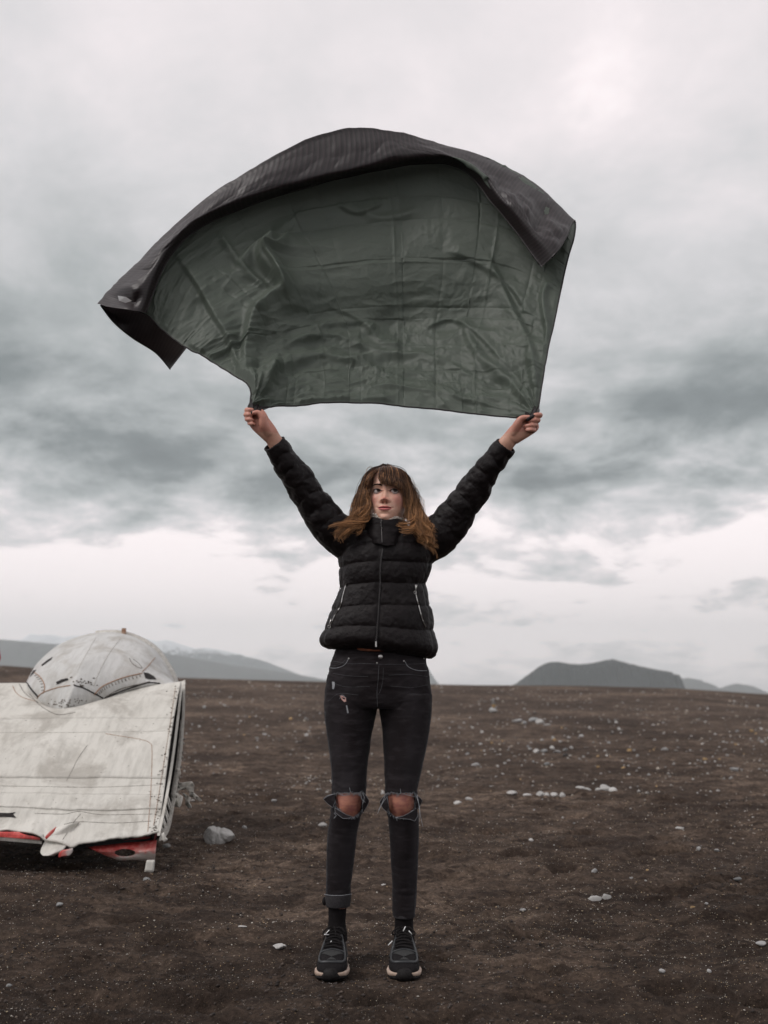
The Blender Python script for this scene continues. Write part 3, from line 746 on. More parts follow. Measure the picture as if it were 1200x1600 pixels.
def cap_chain(pts, rad, ns=14):
    P = catmull(WA(pts), len(pts) * 7); r = np.interp(np.linspace(0, 1, len(P)), np.linspace(0, 1, len(rad)), rad)
    body.tube(P, r, ns); body.ball(P[-1], r[-1] * .98, 7); body.ball(P[0], r[0], 7)
# right-hand side of the picture: palm, thumb base, four stacked fingers
body.loft(axis_loft([(800, 684, 3.21, .027, .019), (810, 675, 3.20, .032, .018), (821, 667, 3.20, .034, .017), (832, 662, 3.205, .030, .014), (838, 660, 3.21, .022, .010)], 16, 24)[0])
cap_chain([(803, 676, 3.195), (808, 664, 3.180), (815, 654, 3.170), (826, 652, 3.166)], [.0150, .0145, .0105, .0080])
for k, (mx, my, px_, py_, tx, ty) in enumerate([(836, 655, 845, 649, 834, 649), (837, 661, 842, 656.5, 827, 657.5), (836, 667.5, 838.5, 664.5, 822, 665.5), (833, 675, 836, 672.5, 823, 672)]):
    r_ = [.0088, .0084, .0078, .0068][k]
    cap_chain([(mx - 3, my, 3.205), (px_ - 1, py_, 3.185), ((px_ + tx) / 2, (py_ + ty) / 2 - .5, 3.168), (tx, ty, 3.172)], [r_, r_, r_ * .95, r_ * .82])
# left-hand side
body.loft(axis_loft([(424, 682, 3.21, .027, .019), (415, 671, 3.20, .031, .018), (406, 661, 3.20, .033, .017), (399, 653, 3.205, .030, .014), (395, 647, 3.21, .022, .010)], 16, 24)[0])
cap_chain([(419, 676, 3.195), (412, 664, 3.178), (410, 652, 3.170), (404, 645, 3.166), (397, 645, 3.164)], [.0165, .0160, .0125, .0090, .0075])
cap_chain([(419, 668, 3.20), (415, 655, 3.195), (410, 645, 3.195), (404, 641, 3.195)], [.013, .011, .0095, .0085])
for k, (mx, my, px_, py_, tx, ty) in enumerate([(392, 646, 385.5, 641, 394, 640.5), (391, 650, 384, 648, 393, 648), (393, 655.5, 385.5, 655, 394, 656), (396, 661.5, 389.5, 661.5, 397, 663)]):
    r_ = [.0086, .0083, .0078, .0070][k]
    cap_chain([(mx, my, 3.205), (px_, py_, 3.185), ((px_ * .5 + tx * .5), (py_ + ty) / 2, 3.170), (tx, ty, 3.173)], [r_, r_, r_ * .95, r_ * .82])
me = remesh(body, .0027, 2)
# finer faces on the front of the head, then the relief of the face
bm = bmesh.new(); bm.from_mesh(me)
Vw = np.array([v.co[:] for v in bm.verts]); L = HL(Vw)
sel = (L[:, 1] < -.028) & (L[:, 2] > -.112) & (L[:, 2] < .075) & (np.abs(L[:, 0]) < .075)
bm.verts.ensure_lookup_table()
ed = [e for e in bm.edges if sel[e.verts[0].index] and sel[e.verts[1].index]]
bmesh.ops.subdivide_edges(bm, edges=ed, cuts=2, use_grid_fill=True)
bm.to_mesh(me); bm.free()
V = get_V(me); L = HL(V)
inface = (L[:, 1] < -.02) & (L[:, 2] > -.118) & (L[:, 2] < .09) & (np.abs(L[:, 0]) < .075)
d = np.zeros(len(V)); d[inface] = (face_disp(L[:, 0], L[:, 2]) * sst(.02, .05, -L[:, 1]))[inface]
L2 = L.copy(); L2[:, 1] -= d
# jaw and knees
V[inface] = HW(L2)[inface]
for kx, ky in ((543, 1257), (627, 1257)):
    c = W(kx, ky, 3.34); q = np.exp(-(((V[:, 0] - c[0]) / .030) ** 2 + ((V[:, 2] - c[2]) / .036) ** 2)) * (V[:, 1] < 3.42)
    V[:, 1] -= .008 * q; c2 = c + [0, 0, -.045]
    V[:, 1] += .004 * np.exp(-(((V[:, 0] - c2[0]) / .03) ** 2 + ((V[:, 2] - c2[2]) / .02) ** 2)) * (V[:, 1] < 3.42)
set_V(me, V)
# skin colour: warmer nose, cheeks, knuckles and knees, pink lips; shade painted into nostrils and lip parting
ax = np.abs(L[:, 0]); z = L[:, 2]; x = L[:, 0]
col = np.tile(np.array([.78, .475, .355]), (len(V), 1))
def tint(q, c): 
    global col
    col = col * (1 - q[:, None]) + np.array(c) * q[:, None]
fr = inface.astype(float)
nv = fbm(V, 60, 3, 200)
tint(.45 * np.clip(1.5 * nv + .3, 0, 1), (.62, .33, .25))
tint(fr * .60 * np.exp(-((ax - .043) / .018) ** 2 - ((z + .03) / .02) ** 2), (.66, .22, .19))
tint(fr * .60 * np.exp(-(x / .013) ** 2 - ((z + .038) / .009) ** 2), (.62, .17, .14))
tint(fr * .35 * np.exp(-((ax - .028) / .016) ** 2 - ((z + .006) / .010) ** 2), (.38, .17, .14))
mz = -.0655 + .0035 * (ax / .024) ** 2
lt = np.clip(1 - (ax / .0245) ** 2, 0, 1); cup = .0014 * np.exp(-((ax - .006) / .004) ** 2) - .0006 * np.exp(-(ax / .003) ** 2)
lip = np.where(z > mz, np.exp(-(np.clip(z - mz - .0046 * lt - cup, 0, 1) / .0012) ** 2), np.exp(-(np.clip(mz - z - .0088 * lt ** .7, 0, 1) / .0014) ** 2)) * (1 - sst(.020, .0245, ax))
tint(fr * .85 * lip, (.62, .13, .15))
tint(fr * .9 * np.exp(-((z - mz) / .0019) ** 2) * (1 - sst(.018, .025, ax)), (.035, .012, .012))
tint(fr * .9 * np.exp(-((ax - .0065) / .0036) ** 2 - ((z + .0455) / .0030) ** 2), (.05, .015, .012))
for s in (-1, 1):
    ex = (x - s * .0285) / .0140; ez = (z + .0005) / (.0050 * np.clip(1 - .55 * ex ** 2, .1, 1)); q = np.sqrt(ex ** 2 + ez ** 2)
    tint(fr * .9 * np.exp(-((q - 1.10) / .17) ** 2) * np.where(z > -.001, 1., .5), (.05, .025, .02))
    tint(fr * .35 * np.exp(-((q - 1.5) / .35) ** 2), (.30, .15, .12))
low = V[:, 2] < .7
tint(low * .75, (.40, .135, .085))
tint(low * .8 * np.clip(fbm(V * np.array([1, 1, 2.5]), 40, 3, 210) * 1.6 + .35, 0, 1), (.26, .085, .085))
handm = (V[:, 2] > 1.62) & (np.abs(V[:, 0] - .05) > .2)
tint(handm * .55, (.50, .26, .18))
tint(handm * .6 * (V[:, 2] > 1.72), (.55, .22, .17))
set_attr(me, 'tint', col)
def skin_mat(t, b, out):
    a = t.new('ShaderNodeVertexColor', layer_name='tint').outputs[0]; o = OC(t)
    n = t.noise(o, 700, 3); n2 = t.noise(o, 90, 4)
    t.put(b.inputs['Base Color'], t.mix(t.ramp(n2, [(.3, 0.), (.8, .3)]), a, (.40, .16, .12)))
    b.inputs['Roughness'].default_value = .46
    b.inputs['Subsurface Weight'].default_value = .12; b.inputs['Subsurface Radius'].default_value = (1, .35, .2); b.inputs['Subsurface Scale'].default_value = .006
    bump(t, b, t.m('ADD', n, n2), .12, .001)
M_skin = mat('skin', skin_mat)
finish(me, [M_skin], 'person')
PB = Vector((-.05, 3.42, 0))
person = obj('person', me, None, PB)
tag(person, 'person in black padded jacket and ripped black jeans holding the blanket overhead with both arms', 'person')
# eyes
def eye_mat(t, b, out):
    a = t.new('ShaderNodeVertexColor', layer_name='tint').outputs[0]
    t.put(b.inputs['Base Color'], a); b.inputs['Roughness'].default_value = .30; b.inputs['Specular IOR Level'].default_value = .25
M_eye = mat('eye', eye_mat)
for s in (-1, 1):
    c = np.array([s * .0285, -.0715, -.0008]); e = MB().ball([0, 0, 0], .0122, 26)
    g = np.array([.36, -.86, .26]); g /= np.linalg.norm(g)
    V_ = np.concatenate(e.V); ang = np.degrees(np.arccos(np.clip((V_ / .0122) @ g, -1, 1)))
    cc = np.where(ang[:, None] < 13, [[.006, .004, .004]], np.where(ang[:, None] < 35, [[.030, .013, .008]], [[.46, .40, .385]]))
    cc = np.where((np.abs(ang[:, None] - 34) < 3), [[.01, .006, .005]], cc)
    e.V = [HW(V_ + c)]; e.A = [cc]
    obj('eye', e.mesh('eye', [M_eye], True, 'tint'), person)
M_lash = simple('brow_hair', (.018, .010, .008), (.03, .018, .012), 200, .6, .1)
for s in (-1, 1):
    mb = MB()
    for k in range(70):
        t_ = k / 69; bx = .012 + .034 * t_; bz = .0175 + .006 * math.sin(t_ * 2.2) - .003 * t_ + rnd.uniform(-.0022, .0022) * (1.2 - t_)
        p0 = np.array([s * bx, 0, bz]); p1 = p0 + [s * .006, 0, .0026 * (1 - 1.6 * t_)]
        P = np.array([p0, (p0 + p1) / 2, p1]); zf = np.interp(P[:, 2], HZ, HF); rx = np.interp(P[:, 2], HZ, HX)
        P[:, 1] = -zf * (np.clip(1 - (np.abs(P[:, 0]) / rx) ** 2.25, 0, 1)) ** (1 / 2.25) - face_disp(P[:, 0], P[:, 2]) - .0012
        mb.tube(HW(P), .0010, 3)
    obj('eyebrow', mb.mesh('eyebrow', [M_lash]), person)
    mb = MB()
    ln = []
    for t_ in np.linspace(-1, 1, 14):
        ln.append([s * .0285 + .0138 * t_, -.0845 + .0055 * t_ * t_, -.0005 + .0054 * (1 - .6 * t_ * t_)])
    mb.tube(HW(np.array(ln)), np.linspace(.0011, .0018, 14) if s > 0 else np.linspace(.0018, .0011, 14), 5)
    obj('eyelash', mb.mesh('eyelash', [M_lash]), person)

# ---- jacket
def bulge(t): return np.sqrt(np.clip(1 - (2 * t - 1) ** 2, 0, 1))
SEAM = np.array([806, 830, 855, 884, 916, 950, 983, 1014, 1034])
def quilt(py, seams):
    i = np.clip(np.searchsorted(seams, py) - 1, 0, len(seams) - 2)
    return (py - seams[i]) / (seams[i + 1] - seams[i])
jk = MB()
NR, NS = 260, 200
R_, T_ = prof_loft(TORSO, NR, NS, 2.25)
th = np.linspace(0, 2 * np.pi, NS, endpoint=False)
pyr = T_[:, 0]
for i in range(NR):
    c = R_[i].mean(0); ca = np.cos(th); sa = np.sin(th)
    py_e = pyr[i] + 2.5 * ca + 1.3 * np.sin(th * 3 + 1) - 5 * (ca ** 2) * (pyr[i] < 930) * 0
    t_ = quilt(py_e, SEAM); b_ = bulge(t_)
    dirv = np.stack([ca, sa, 0 * ca], -1)
    edge = np.minimum(t_, 1 - t_)
    P = R_[i]
    puck = fbm(P * np.array([1, 1, .35]), 38, 2, 300) * np.exp(-edge / .20) * .0045 + fbm(P * np.array([1, 1, .8]), 16, 3, 310) * .0032
    zipc = np.exp(-(((P[:, 0] - W(591, pyr[i], 3.3)[0]) / .0085) ** 2)) * (sa < 0)
    amp = .0085 * (1 - .75 * zipc)
    side = np.exp(-((np.abs(ca) - .93) / .035) ** 2) * .004
    r = amp * (b_ - .75) + puck - side - .004 * zipc
    R_[i] = P + dirv * r[:, None]
    # hem dips lower on the right
    R_[i][:, 2] -= .030 * np.clip((P[:, 0] + .02) / .18, -.35, 1) * sst(955, 1008, pyr[i]) * .8
    # the seams rise a little at the sides
# closed hem turned in
inn = [R_[0] * 1.0]
c0 = R_[0].mean(0); turn = np.array([c0 + (R_[0] - c0) * s + [0, 0, dz_] for s, dz_ in ((.92, .004), (.90, .03))])
jk.loft(np.concatenate([turn[::-1], R_])[::-1])
SL_L = [(575, 862, 3.41, .085, .085), (556, 850, 3.40, .080, .080), (532, 836, 3.385, .073, .074), (513, 818, 3.365, .066, .066), (494, 793, 3.34, .059, .060), (475, 763, 3.31, .054, .054), (462, 743, 3.285, .050, .050), (451, 727, 3.265, .046, .046), (438, 707, 3.24, .042, .041), (428.5, 693, 3.222, .0405, .038)]
SL_R = [(636, 864, 3.41, .085, .085), (655, 852, 3.40, .080, .080), (686, 836, 3.385, .073, .074), (706, 813, 3.365, .066, .066), (724, 788, 3.34, .059, .060), (742, 763, 3.31, .053, .054), (755, 744, 3.285, .048, .050), (765, 730, 3.265, .044, .046), (780, 710, 3.24, .040, .041), (790.5, 696.5, 3.222, .0385, .038)]
for k_s, S_ in enumerate((SL_L, SL_R)):
    S_ = [(a_, b_, c_, d_ * .95, e_ * .95) for a_, b_, c_, d_, e_ in S_]
    R2, C2, th2, T2 = axis_loft(S_, 230, 110)
    s_len = np.concatenate([[0], np.cumsum(np.linalg.norm(np.diff(C2, axis=0), axis=1))])
    for i in range(len(R2)):
        rel = R2[i] - C2[i]; dn = rel / np.linalg.norm(rel, axis=1)[:, None]
        ph = s_len[i] / .056 + .28 * np.sin(th2 + k_s) + .12 * np.sin(2 * th2 + 1.5)
        t_ = ph % 1.0; b_ = bulge(t_); e_ = np.minimum(t_, 1 - t_)
        inside = sst(.10, .22, s_len[i]); tip = 1 - .6 * sst(s_len[-1] - .035, s_len[-1], s_len[i])
        r = (.0048 * (b_ - .7) + .0105 * np.exp(-e_ / .25) * fbm(R2[i], 30, 2, 330) + .0085 * fbm(R2[i], 12, 3, 340) + .004 * (.5 - np.abs(fbm(R2[i], 26, 2, 345)))) * (.35 + .65 * inside) * tip
        R2[i] = R2[i] + dn * r[:, None]
    e = R2[-1]; cc = C2[-1]; ax_ = C2[-1] - C2[-4]; ax_ /= np.linalg.norm(ax_)
    lip_ = np.array([cc + (e - cc) * .90 + ax_ * .003, cc + (e - cc) * .84 - ax_ * .005, cc + (e - cc) * .80 - ax_ * .03])
    jk.loft(np.concatenate([R2, lip_]))
me = remesh(jk, .0026, 1)
V = get_V(me); N = get_N(me)
V += N * (.0016 * fbm(V, 70, 3, 350) + .0022 * (0.5 - np.abs(fbm(V, 34, 2, 360))))[:, None]
set_V(me, V)
def jacket_mat(t, b, out):
    o = OC(t); n = t.noise(o, 14, 4); n2 = t.noise(o, 160, 4, .6); n3 = t.noise(o, 900, 2)
    t.put(b.inputs['Base Color'], t.mix(t.ramp(n, [(.3, 0.), (.7, 1.)]), (.0055, .0034, .0038), (.0105, .0072, .0077)))
    b.inputs['Roughness'].default_value = .52; b.inputs['Specular IOR Level'].default_value = .22
    bump(t, b, t.m('ADD', t.m('MULTIPLY', n2, 1.), t.m('MULTIPLY', n3, .25)), .45, .004)
M_jacket = mat('jacket_nylon', jacket_mat)
finish(me, [M_jacket], 'jacket')
jacket = obj('jacket', me, person); JB = bvh_of(me)
tag(jacket, 'black quilted padded jacket')
M_collar = simple('smooth_black_cloth', (.006, .0042, .0046), (.011, .008, .0085), 60, .6, .3, spec=.15)
# collar: a stiff upright ring open at the top
NC = 90; thc = np.linspace(0, 2 * np.pi, NC, endpoint=False)
cc = W(602, 830, 3.385)
def cring(z, rx, ry, dyc=0., tilt=0., dx=0.):
    P = np.stack([cc[0] + dx + rx * np.cos(thc), cc[1] + dyc + ry * np.sin(thc), np.full(NC, z)], -1)
    P[:, 2] += tilt * np.sin(thc) + .004 * np.sin(thc * 2 + .6) + .003 * np.sin(thc * 5); return P
zt = W(600, 809, 3.30)[2]; zb = W(600, 850, 3.30)[2]
zz = np.linspace(0, 1, 34)
Rc = [cring(zb - .012 + (zt - zb + .012) * q, .058 + .020 * math.sin(q * 2.1) - .004 * q, .088 + .006 * math.sin(q * 2.6) - .006 * q, -.030 * (1 - q) ** 1.5 - .004, .004 - .012 * (1 - q)) for q in zz]
for i, P in enumerate(Rc):
    rel = P - P.mean(0); P += rel / .08 * (.006 * fbm(P * np.array([1, 1, 2.2]), 15, 3, 371))[:, None]
top = Rc[-1]; cen = top.mean(0)
Rc += [cen + (top - cen) * .95 + [0, 0, .003], cen + (top - cen) * .90 + [0, 0, -.002], cen + (top - cen) * .88 + [0, 0, -.03], cen + (top - cen) * .86 + [0, 0, -.07]]
col_me = MB().loft(np.array(Rc), cap=False).mesh('collar', [M_collar])
collar = obj('collar', col_me, jacket); CB = bvh_of(col_me)
M_sherpa = simple('fleece', (.42, .36, .31), (.66, .60, .54), 260, .95, .9, bd=.006)
lm = MB()
for k in range(900):
    a = rnd.uniform(0, 2 * math.pi); q = rnd.random()
    sgn_ = math.cos(a)
    hgt = ((.024 if sgn_ < 0 else .014) * sst(.12, .60, abs(sgn_)) - .010) if math.sin(a) < 0 else .012
    rr_ = .90 + rnd.uniform(-.02, .03); zq = cen[2] + hgt * 1.0 - q * .022 + .003
    p = [cc[0] + .069 * rr_ * math.cos(a), cc[1] + .086 * rr_ * math.sin(a), zq]
    lm.ball(p, rnd.uniform(.0030, .0052), 4)
obj('collar_lining', lm.mesh('collar_lining', [M_sherpa]), jacket)
M_zip = simple('zip_metal', (.10, .095, .095), (.20, .19, .19), 400, .35, .2, .8)
M_silver = simple('bright_metal', (.42, .41, .40), (.6, .58, .56), 300, .3, .1, .9)
M_tape = simple('zip_tape', (.010, .008, .009), (.016, .014, .014), 300, .7, .3, spec=.15)
zl = surf_line(JB, [(598, 858), (595, 880), (594, 915), (592, 945), (590, 975), (587, 1008)], 90, .0015, 3.3)
obj('zip_tape', MB().tube(zl, .0030, 6).mesh('zip_tape', [M_tape]), jacket)
tm = MB()
for i in range(0, len(zl) - 1):
    p = zl[i] + [0, -.0025, 0]; tm.box(p + [(.0012 if i % 2 else -.0012), 0, 0], np.eye(3), (.0014, .0010, .0009))
o_ = obj('zip_teeth', tm.mesh('zip_teeth', [M_zip], False), jacket)
cz = surf_line(CB, [(595.5, 811), (596, 825), (597, 848)], 26, .001, 3.29)
tm = MB().tube(cz, .0011, 5)
for i in [q for q in (3, 6, 10, 13) if q < len(cz)]:
    tm.ball(cz[i] + [.0012 * (1 if i % 2 else -1), -.003, 0], .0024, 5, None)
tmm = tm.mesh('collar_zip', [M_zip]); obj('collar_zip', tmm, jacket)
zp = zl[-3]; obj('zip_pull', MB().box(zp + [0, -.004, -.004], np.eye(3), (.0028, .0015, .009)).mesh('zip_pull', [M_silver], False), jacket)
for pts, pul in (([(541, 912), (536, 930), (532, 947), (523, 962), (516, 978)], -1), ([(649, 915), (650, 930), (655, 950), (660, 968), (665, 980)], 0)):
    l_ = surf_line(JB, pts, 46, .001, 3.3)
    obj('pocket_zip', MB().tube(l_, .0021, 5).mesh('pocket_zip', [M_tape]), jacket)
    tm = MB()
    for i, p in enumerate(l_[:-1]):
        d_ = l_[i + 1] - p; d_ /= np.linalg.norm(d_); sd = np.cross(d_, [0, 1, 0]); sd /= np.linalg.norm(sd) + 1e-9
        tm.box(p + [0, -.0022, 0], np.array([sd, d_, np.cross(sd, d_)]), (.0015, .0022, .0008))
    obj('zip_teeth', tm.mesh('zip_teeth', [M_silver], False), jacket)
    q = l_[-2] if pul else l_[5]
    tm = MB(); a_ = np.linspace(0, 2 * np.pi, 13)
    c_ = q + np.array([-.004 if pul else -.002, -.005, -.006 if pul else -.010])
    tm.tube(c_ + np.stack([.0042 * np.cos(a_), 0 * a_, .0048 * np.sin(a_)], -1), .0011, 5)
    tm.tube(np.array([c_ + [0, 0, .004], c_ + [.004, 0, .017], c_ + [.006, .001, .026]]), .0019, 6)
    obj('zip_pull', tm.mesh('zip_pull', [M_silver]), jacket)
# panel seams down both flanks
for pts in ([(541, 868), (537, 885), (533, 905), (530, 925)], [(664, 868), (666, 885), (664, 905), (660, 925)]):
    obj('side_seam', MB().tube(surf_line(JB, pts, 30, -.0002, 3.3), .0012, 5).mesh('side_seam', [M_tape]), jacket)

# ---- shirt seen below the hem
M_shirt = simple('orange_shirt', (.17, .055, .025), (.24, .08, .04), 90, .8, .3)
hipz = prof_loft([(1018.5, 566, 620, 3.36, .058), (1016, 552, 634, 3.36, .062), (1008, 552, 634, 3.36, .062), (995, 552, 634, 3.36, .060)], 10, 50)[0]
obj('shirt', MB().loft(hipz[::-1]).mesh('shirt', [M_shirt]), person)

# ---- jeans
jn = MB()
R_, _ = prof_loft(HIPS, 60, 120, 2.25); jn.loft(R_[::-1])
for LG in (LEG_L, LEG_R):
    jn.loft(prof_loft(LG, 150, 80, 2.05)[0][::-1])
me = remesh(jn, .0028, 7)
V = get_V(me); N = get_N(me)
hz_ = V[:, 2]
up = sst(.78, .90, hz_)
cre = (.5 - np.abs(fbm(V * np.array([.45, .6, 1.6]), 22, 2, 400)))
ank = sst(.30, .10, hz_)
kn = np.exp(-((hz_ - .52) / .07) ** 2)
V += N * (.0040 * cre * (.40 + up * 1.3 + 1.5 * kn + 2.4 * ank) + .0015 * fbm(V, 26, 3, 410))[:, None]
set_V(me, V)
# the knees are torn open: take the cloth away inside a ragged outline
def hole_poly(k):
    if k == 0: H = [(522, 1241), (530, 1239), (540, 1240.5), (548, 1238.5), (558, 1240), (566, 1238), (569, 1250), (567, 1263), (560, 1272), (551, 1277), (540, 1273), (531, 1266), (524, 1256)]
    else: H = [(603, 1240), (612, 1239), (622, 1241.5), (632, 1239), (642, 1240), (648, 1239), (651, 1252), (648, 1263), (640, 1270), (630, 1276), (619, 1277), (609, 1269), (604, 1256)]
    return np.array(H, float)
def inpoly(px, py, H):
    c = np.zeros(len(px), bool); n = len(H)
    for i in range(n):
        x1, y1 = H[i]; x2, y2 = H[(i + 1) % n]
        c ^= ((y1 > py) != (y2 > py)) & (px < (x2 - x1) * (py - y1) / (y2 - y1 + 1e-12) + x1)
    return c
def project(V):
    r = V - CAMP; u = r @ np.array([0, math.cos(PITCH), math.sin(PITCH)]); v = r @ np.array([0, -math.sin(PITCH), math.cos(PITCH)])
    return 600 + F * r[:, 0] / u, 800 - F * v / u
JBfull = bvh_of(me)
px_, py_ = project(V)
jx = 1.6 * fbm(V, 120, 2, 420); jy = 1.6 * fbm(V, 120, 2, 421)
kill = np.zeros(len(V), bool)
for k in (0, 1): kill |= inpoly(px_ + jx, py_ + jy, hole_poly(k)) & (V[:, 1] < 3.40)
bm = bmesh.new(); bm.from_mesh(me); bm.verts.ensure_lookup_table()
bmesh.ops.delete(bm, geom=[bm.verts[i] for i in np.where(kill)[0]], context='VERTS')
edgeV = [v.co.copy() for v in bm.verts if v.is_boundary]
bm.to_mesh(me); bm.free()
V = get_V(me)
fade = np.clip(.5 + 1.2 * fbm(V * np.array([1, 1, .5]), 9, 3, 430), 0, 1) * np.exp(-((np.abs(V[:, 0] + .02) - .10) / .05) ** 2)
set_attr(me, 'tint', np.stack([fade] * 3, 1))
def jeans_mat(t, b, out):
    a = t.new('ShaderNodeVertexColor', layer_name='tint').outputs[0]; o = OC(t)
    s = t.new('ShaderNodeSeparateColor'); t.l.new(a, s.inputs[0])
    mp = t.vm('MULTIPLY', o, (1., 1., .35)); n = t.noise(mp, 700, 3, .6); n2 = t.noise(t.vm('MULTIPLY', o, (.5, .5, 2.)), 34, 4, .6)
    c = t.mix(t.ramp(n, [(.3, 0.), (.8, 1.)]), (.0085, .0060, .0065), (.0165, .0128, .0138))
    c = t.mix(t.m('MULTIPLY', s.outputs[0], .6), c, (.040, .036, .040))
    c = t.mix(t.ramp(n2, [(.50, 0.), (.72, .5)]), c, (.044, .039, .042))
    t.put(b.inputs['Base Color'], c); b.inputs['Roughness'].default_value = .82; b.inputs['Specular IOR Level'].default_value = .10
    b.inputs['Sheen Weight'].default_value = .08; b.inputs['Sheen Roughness'].default_value = .5; b.inputs['Sheen Tint'].default_value = (.6, .62, .68, 1)
    bump(t, b, t.m('ADD', n, n2), .35, .002)
M_jeans = mat('black_denim', jeans_mat)
finish(me, [M_jeans], 'jeans')
jeans = obj('jeans', me, person); tag(jeans, 'black skinny jeans torn open at both knees')
M_thread = simple('pale_thread', (.20, .21, .23), (.36, .37, .39), 300, .9, .2)
M_seam = simple('worn_seam', (.035, .034, .038), (.085, .085, .092), 200, .9, .4)
fm = MB()
for v in edgeV:
    p = np.array(v)
    if rnd.random() < .9:
        L_ = rnd.uniform(.003, .010); dr = np.array([rnd.uniform(-1, 1), rnd.uniform(-.6, -.1), rnd.uniform(-1, .5)]); dr /= np.linalg.norm(dr)
        fm.tube(np.array([p + [0, -.0005, 0], p + dr * L_ * .5, p + dr * L_ + [0, -.001, -.003]]), .0006, 3)
def fl(pts, r=.0007): fm.tube(catmull(np.array([W(*p) for p in pts]), 8), r, 4)
for pts in ([(546, 1229, 3.328), (547, 1235, 3.327), (549, 1239, 3.326)], [(625, 1230, 3.328), (626, 1237, 3.327), (625, 1241, 3.326)],
            [(604, 1246, 3.335), (597, 1256, 3.325), (590, 1271, 3.322)], [(602, 1243, 3.335), (596, 1257, 3.322), (591, 1266, 3.32)],
            [(650, 1243, 3.34), (655, 1258, 3.33), (657, 1275, 3.328), (661, 1292, 3.328)], [(652, 1242, 3.34), (655, 1262, 3.329), (655, 1284, 3.325)],
            [(566, 1239, 3.34), (569, 1246, 3.332), (567, 1256, 3.33)], [(564, 1241, 3.338), (565, 1248, 3.33), (571, 1254, 3.33)],
            [(521, 1241, 3.345), (512, 1244, 3.345), (505, 1249, 3.35)], [(632, 1241, 3.33), (640, 1243, 3.325), (648, 1245, 3.33)], [(530, 1240, 3.33), (536, 1243, 3.325), (548, 1241, 3.324)],
            [(522, 1270, 3.345), (525, 1275, 3.343), (521, 1279, 3.345), (526, 1274, 3.343)]):
    fl(pts)
tag(obj('frayed_threads', fm.mesh('frayed_threads', [M_thread]), jeans), kind='stuff')
# loose flaps of cloth either side of the tears
def flap_(pts, edge=True):
    A_ = np.array([W(*p) for p in pts]); n = len(A_); mb = MB()
    c_ = A_.mean(0); mb.add(np.concatenate([A_, [c_ + [0, -.004, 0]], A_ + [0, .0016, 0], [c_ + [0, -.0024, 0]]]),
        [[i, (i + 1) % n, n] for i in range(n)] + [[n + 1 + (i + 1) % n, n + 1 + i, 2 * n + 1] for i in range(n)] + [[i, n + 1 + i, n + 1 + (i + 1) % n, (i + 1) % n] for i in range(n)], np.full((2 * n + 2, 3), .35))
    f = obj('torn_flap', mb.mesh('torn_flap', [M_jeans], False, 'tint'), jeans)
    if edge: obj('frayed_edge', MB().tube(np.concatenate([A_, A_[:1]]) + [0, -.0006, 0], .0005, 4).mesh('frayed_edge', [M_thread]), f)
flap_([(523, 1240, 3.35), (511, 1243, 3.352), (504.5, 1248, 3.356), (512, 1256, 3.35), (520, 1262, 3.345), (524, 1252, 3.34)])
flap_([(567, 1238, 3.35), (572, 1243, 3.35), (577, 1251, 3.355), (574, 1259, 3.352), (567, 1270, 3.35), (566, 1252, 3.335)])
flap_([(523, 1262, 3.345), (531, 1267, 3.332), (541, 1273, 3.326), (551, 1276, 3.328), (545, 1278.5, 3.322), (536, 1279, 3.322), (532, 1276, 3.325), (524, 1270, 3.338)])
flap_([(604, 1240, 3.35), (598, 1246, 3.352), (593, 1253, 3.355), (598, 1263, 3.35), (606, 1270, 3.345), (607, 1256, 3.335)])
flap_([(650, 1241, 3.35), (657, 1247, 3.355), (660, 1251, 3.36), (656, 1260, 3.352), (650, 1268, 3.345), (648, 1256, 3.335)])
flap_([(618, 1277, 3.328), (630, 1275, 3.325), (640, 1270, 3.328), (652, 1262, 3.34), (653, 1275, 3.338), (648, 1283, 3.330), (640, 1280, 3.325), (628, 1279, 3.324)])
# pockets, fly, button, rivets, worn patches, outer seams
def seam(pts, r=.0011, n=24, m_=M_seam, nm='seam', lift=.0006):
    obj(nm, MB().tube(surf_line(JBfull, pts, n, lift, 3.33), r, 4).mesh(nm, [m_]), jeans)
seam([(516, 1043.5), (525, 1044), (535, 1041), (541, 1036), (545, 1029)], .0010, m_=M_thread, nm='pocket_edge')
seam([(518, 1040.5), (526, 1040), (533, 1037), (539, 1032)], .0006)
seam([(633, 1034), (637, 1041), (646, 1046), (656, 1048), (667, 1048)], .0010, m_=M_thread, nm='pocket_edge')
seam([(592, 1040), (591, 1060), (589, 1083), (590, 1104)], .0009, nm='fly_seam')
seam([(599, 1044), (598, 1064), (594, 1080), (590, 1086)], .0006, nm='fly_seam')
seam([(521, 1033), (545, 1037), (570, 1037), (596, 1038), (630, 1038), (664, 1037)], .0008, 40, nm='waistband_seam')
for LG, sd in ((LEG_L, 1), (LEG_R, 2)):
    pts = [(p[sd] + (1.2 if sd == 1 else -1.2), p[0]) for p in LG[1:] if not 1236 < p[0] < 1275]
    up_ = [p for p in pts if p[1] < 1240]; dn_ = [p for p in pts if p[1] > 1270]
    seam(up_, .0013, 60, nm='outer_seam'); seam(dn_, .0013, 60, nm='outer_seam')
for p in ((545, 1029), (631, 1033), (589, 1036), (662, 1029)):
    obj('rivet', MB().ball(surf(JBfull, p[0], p[1], .0006), (.0028, .0014, .0028), 7).mesh('rivet', [M_silver]), jeans)
obj('button', MB().ball(surf(JBfull, 594.5, 1026.5, .001), (.0078, .003, .0078), 12).mesh('button', [M_silver]), jeans)
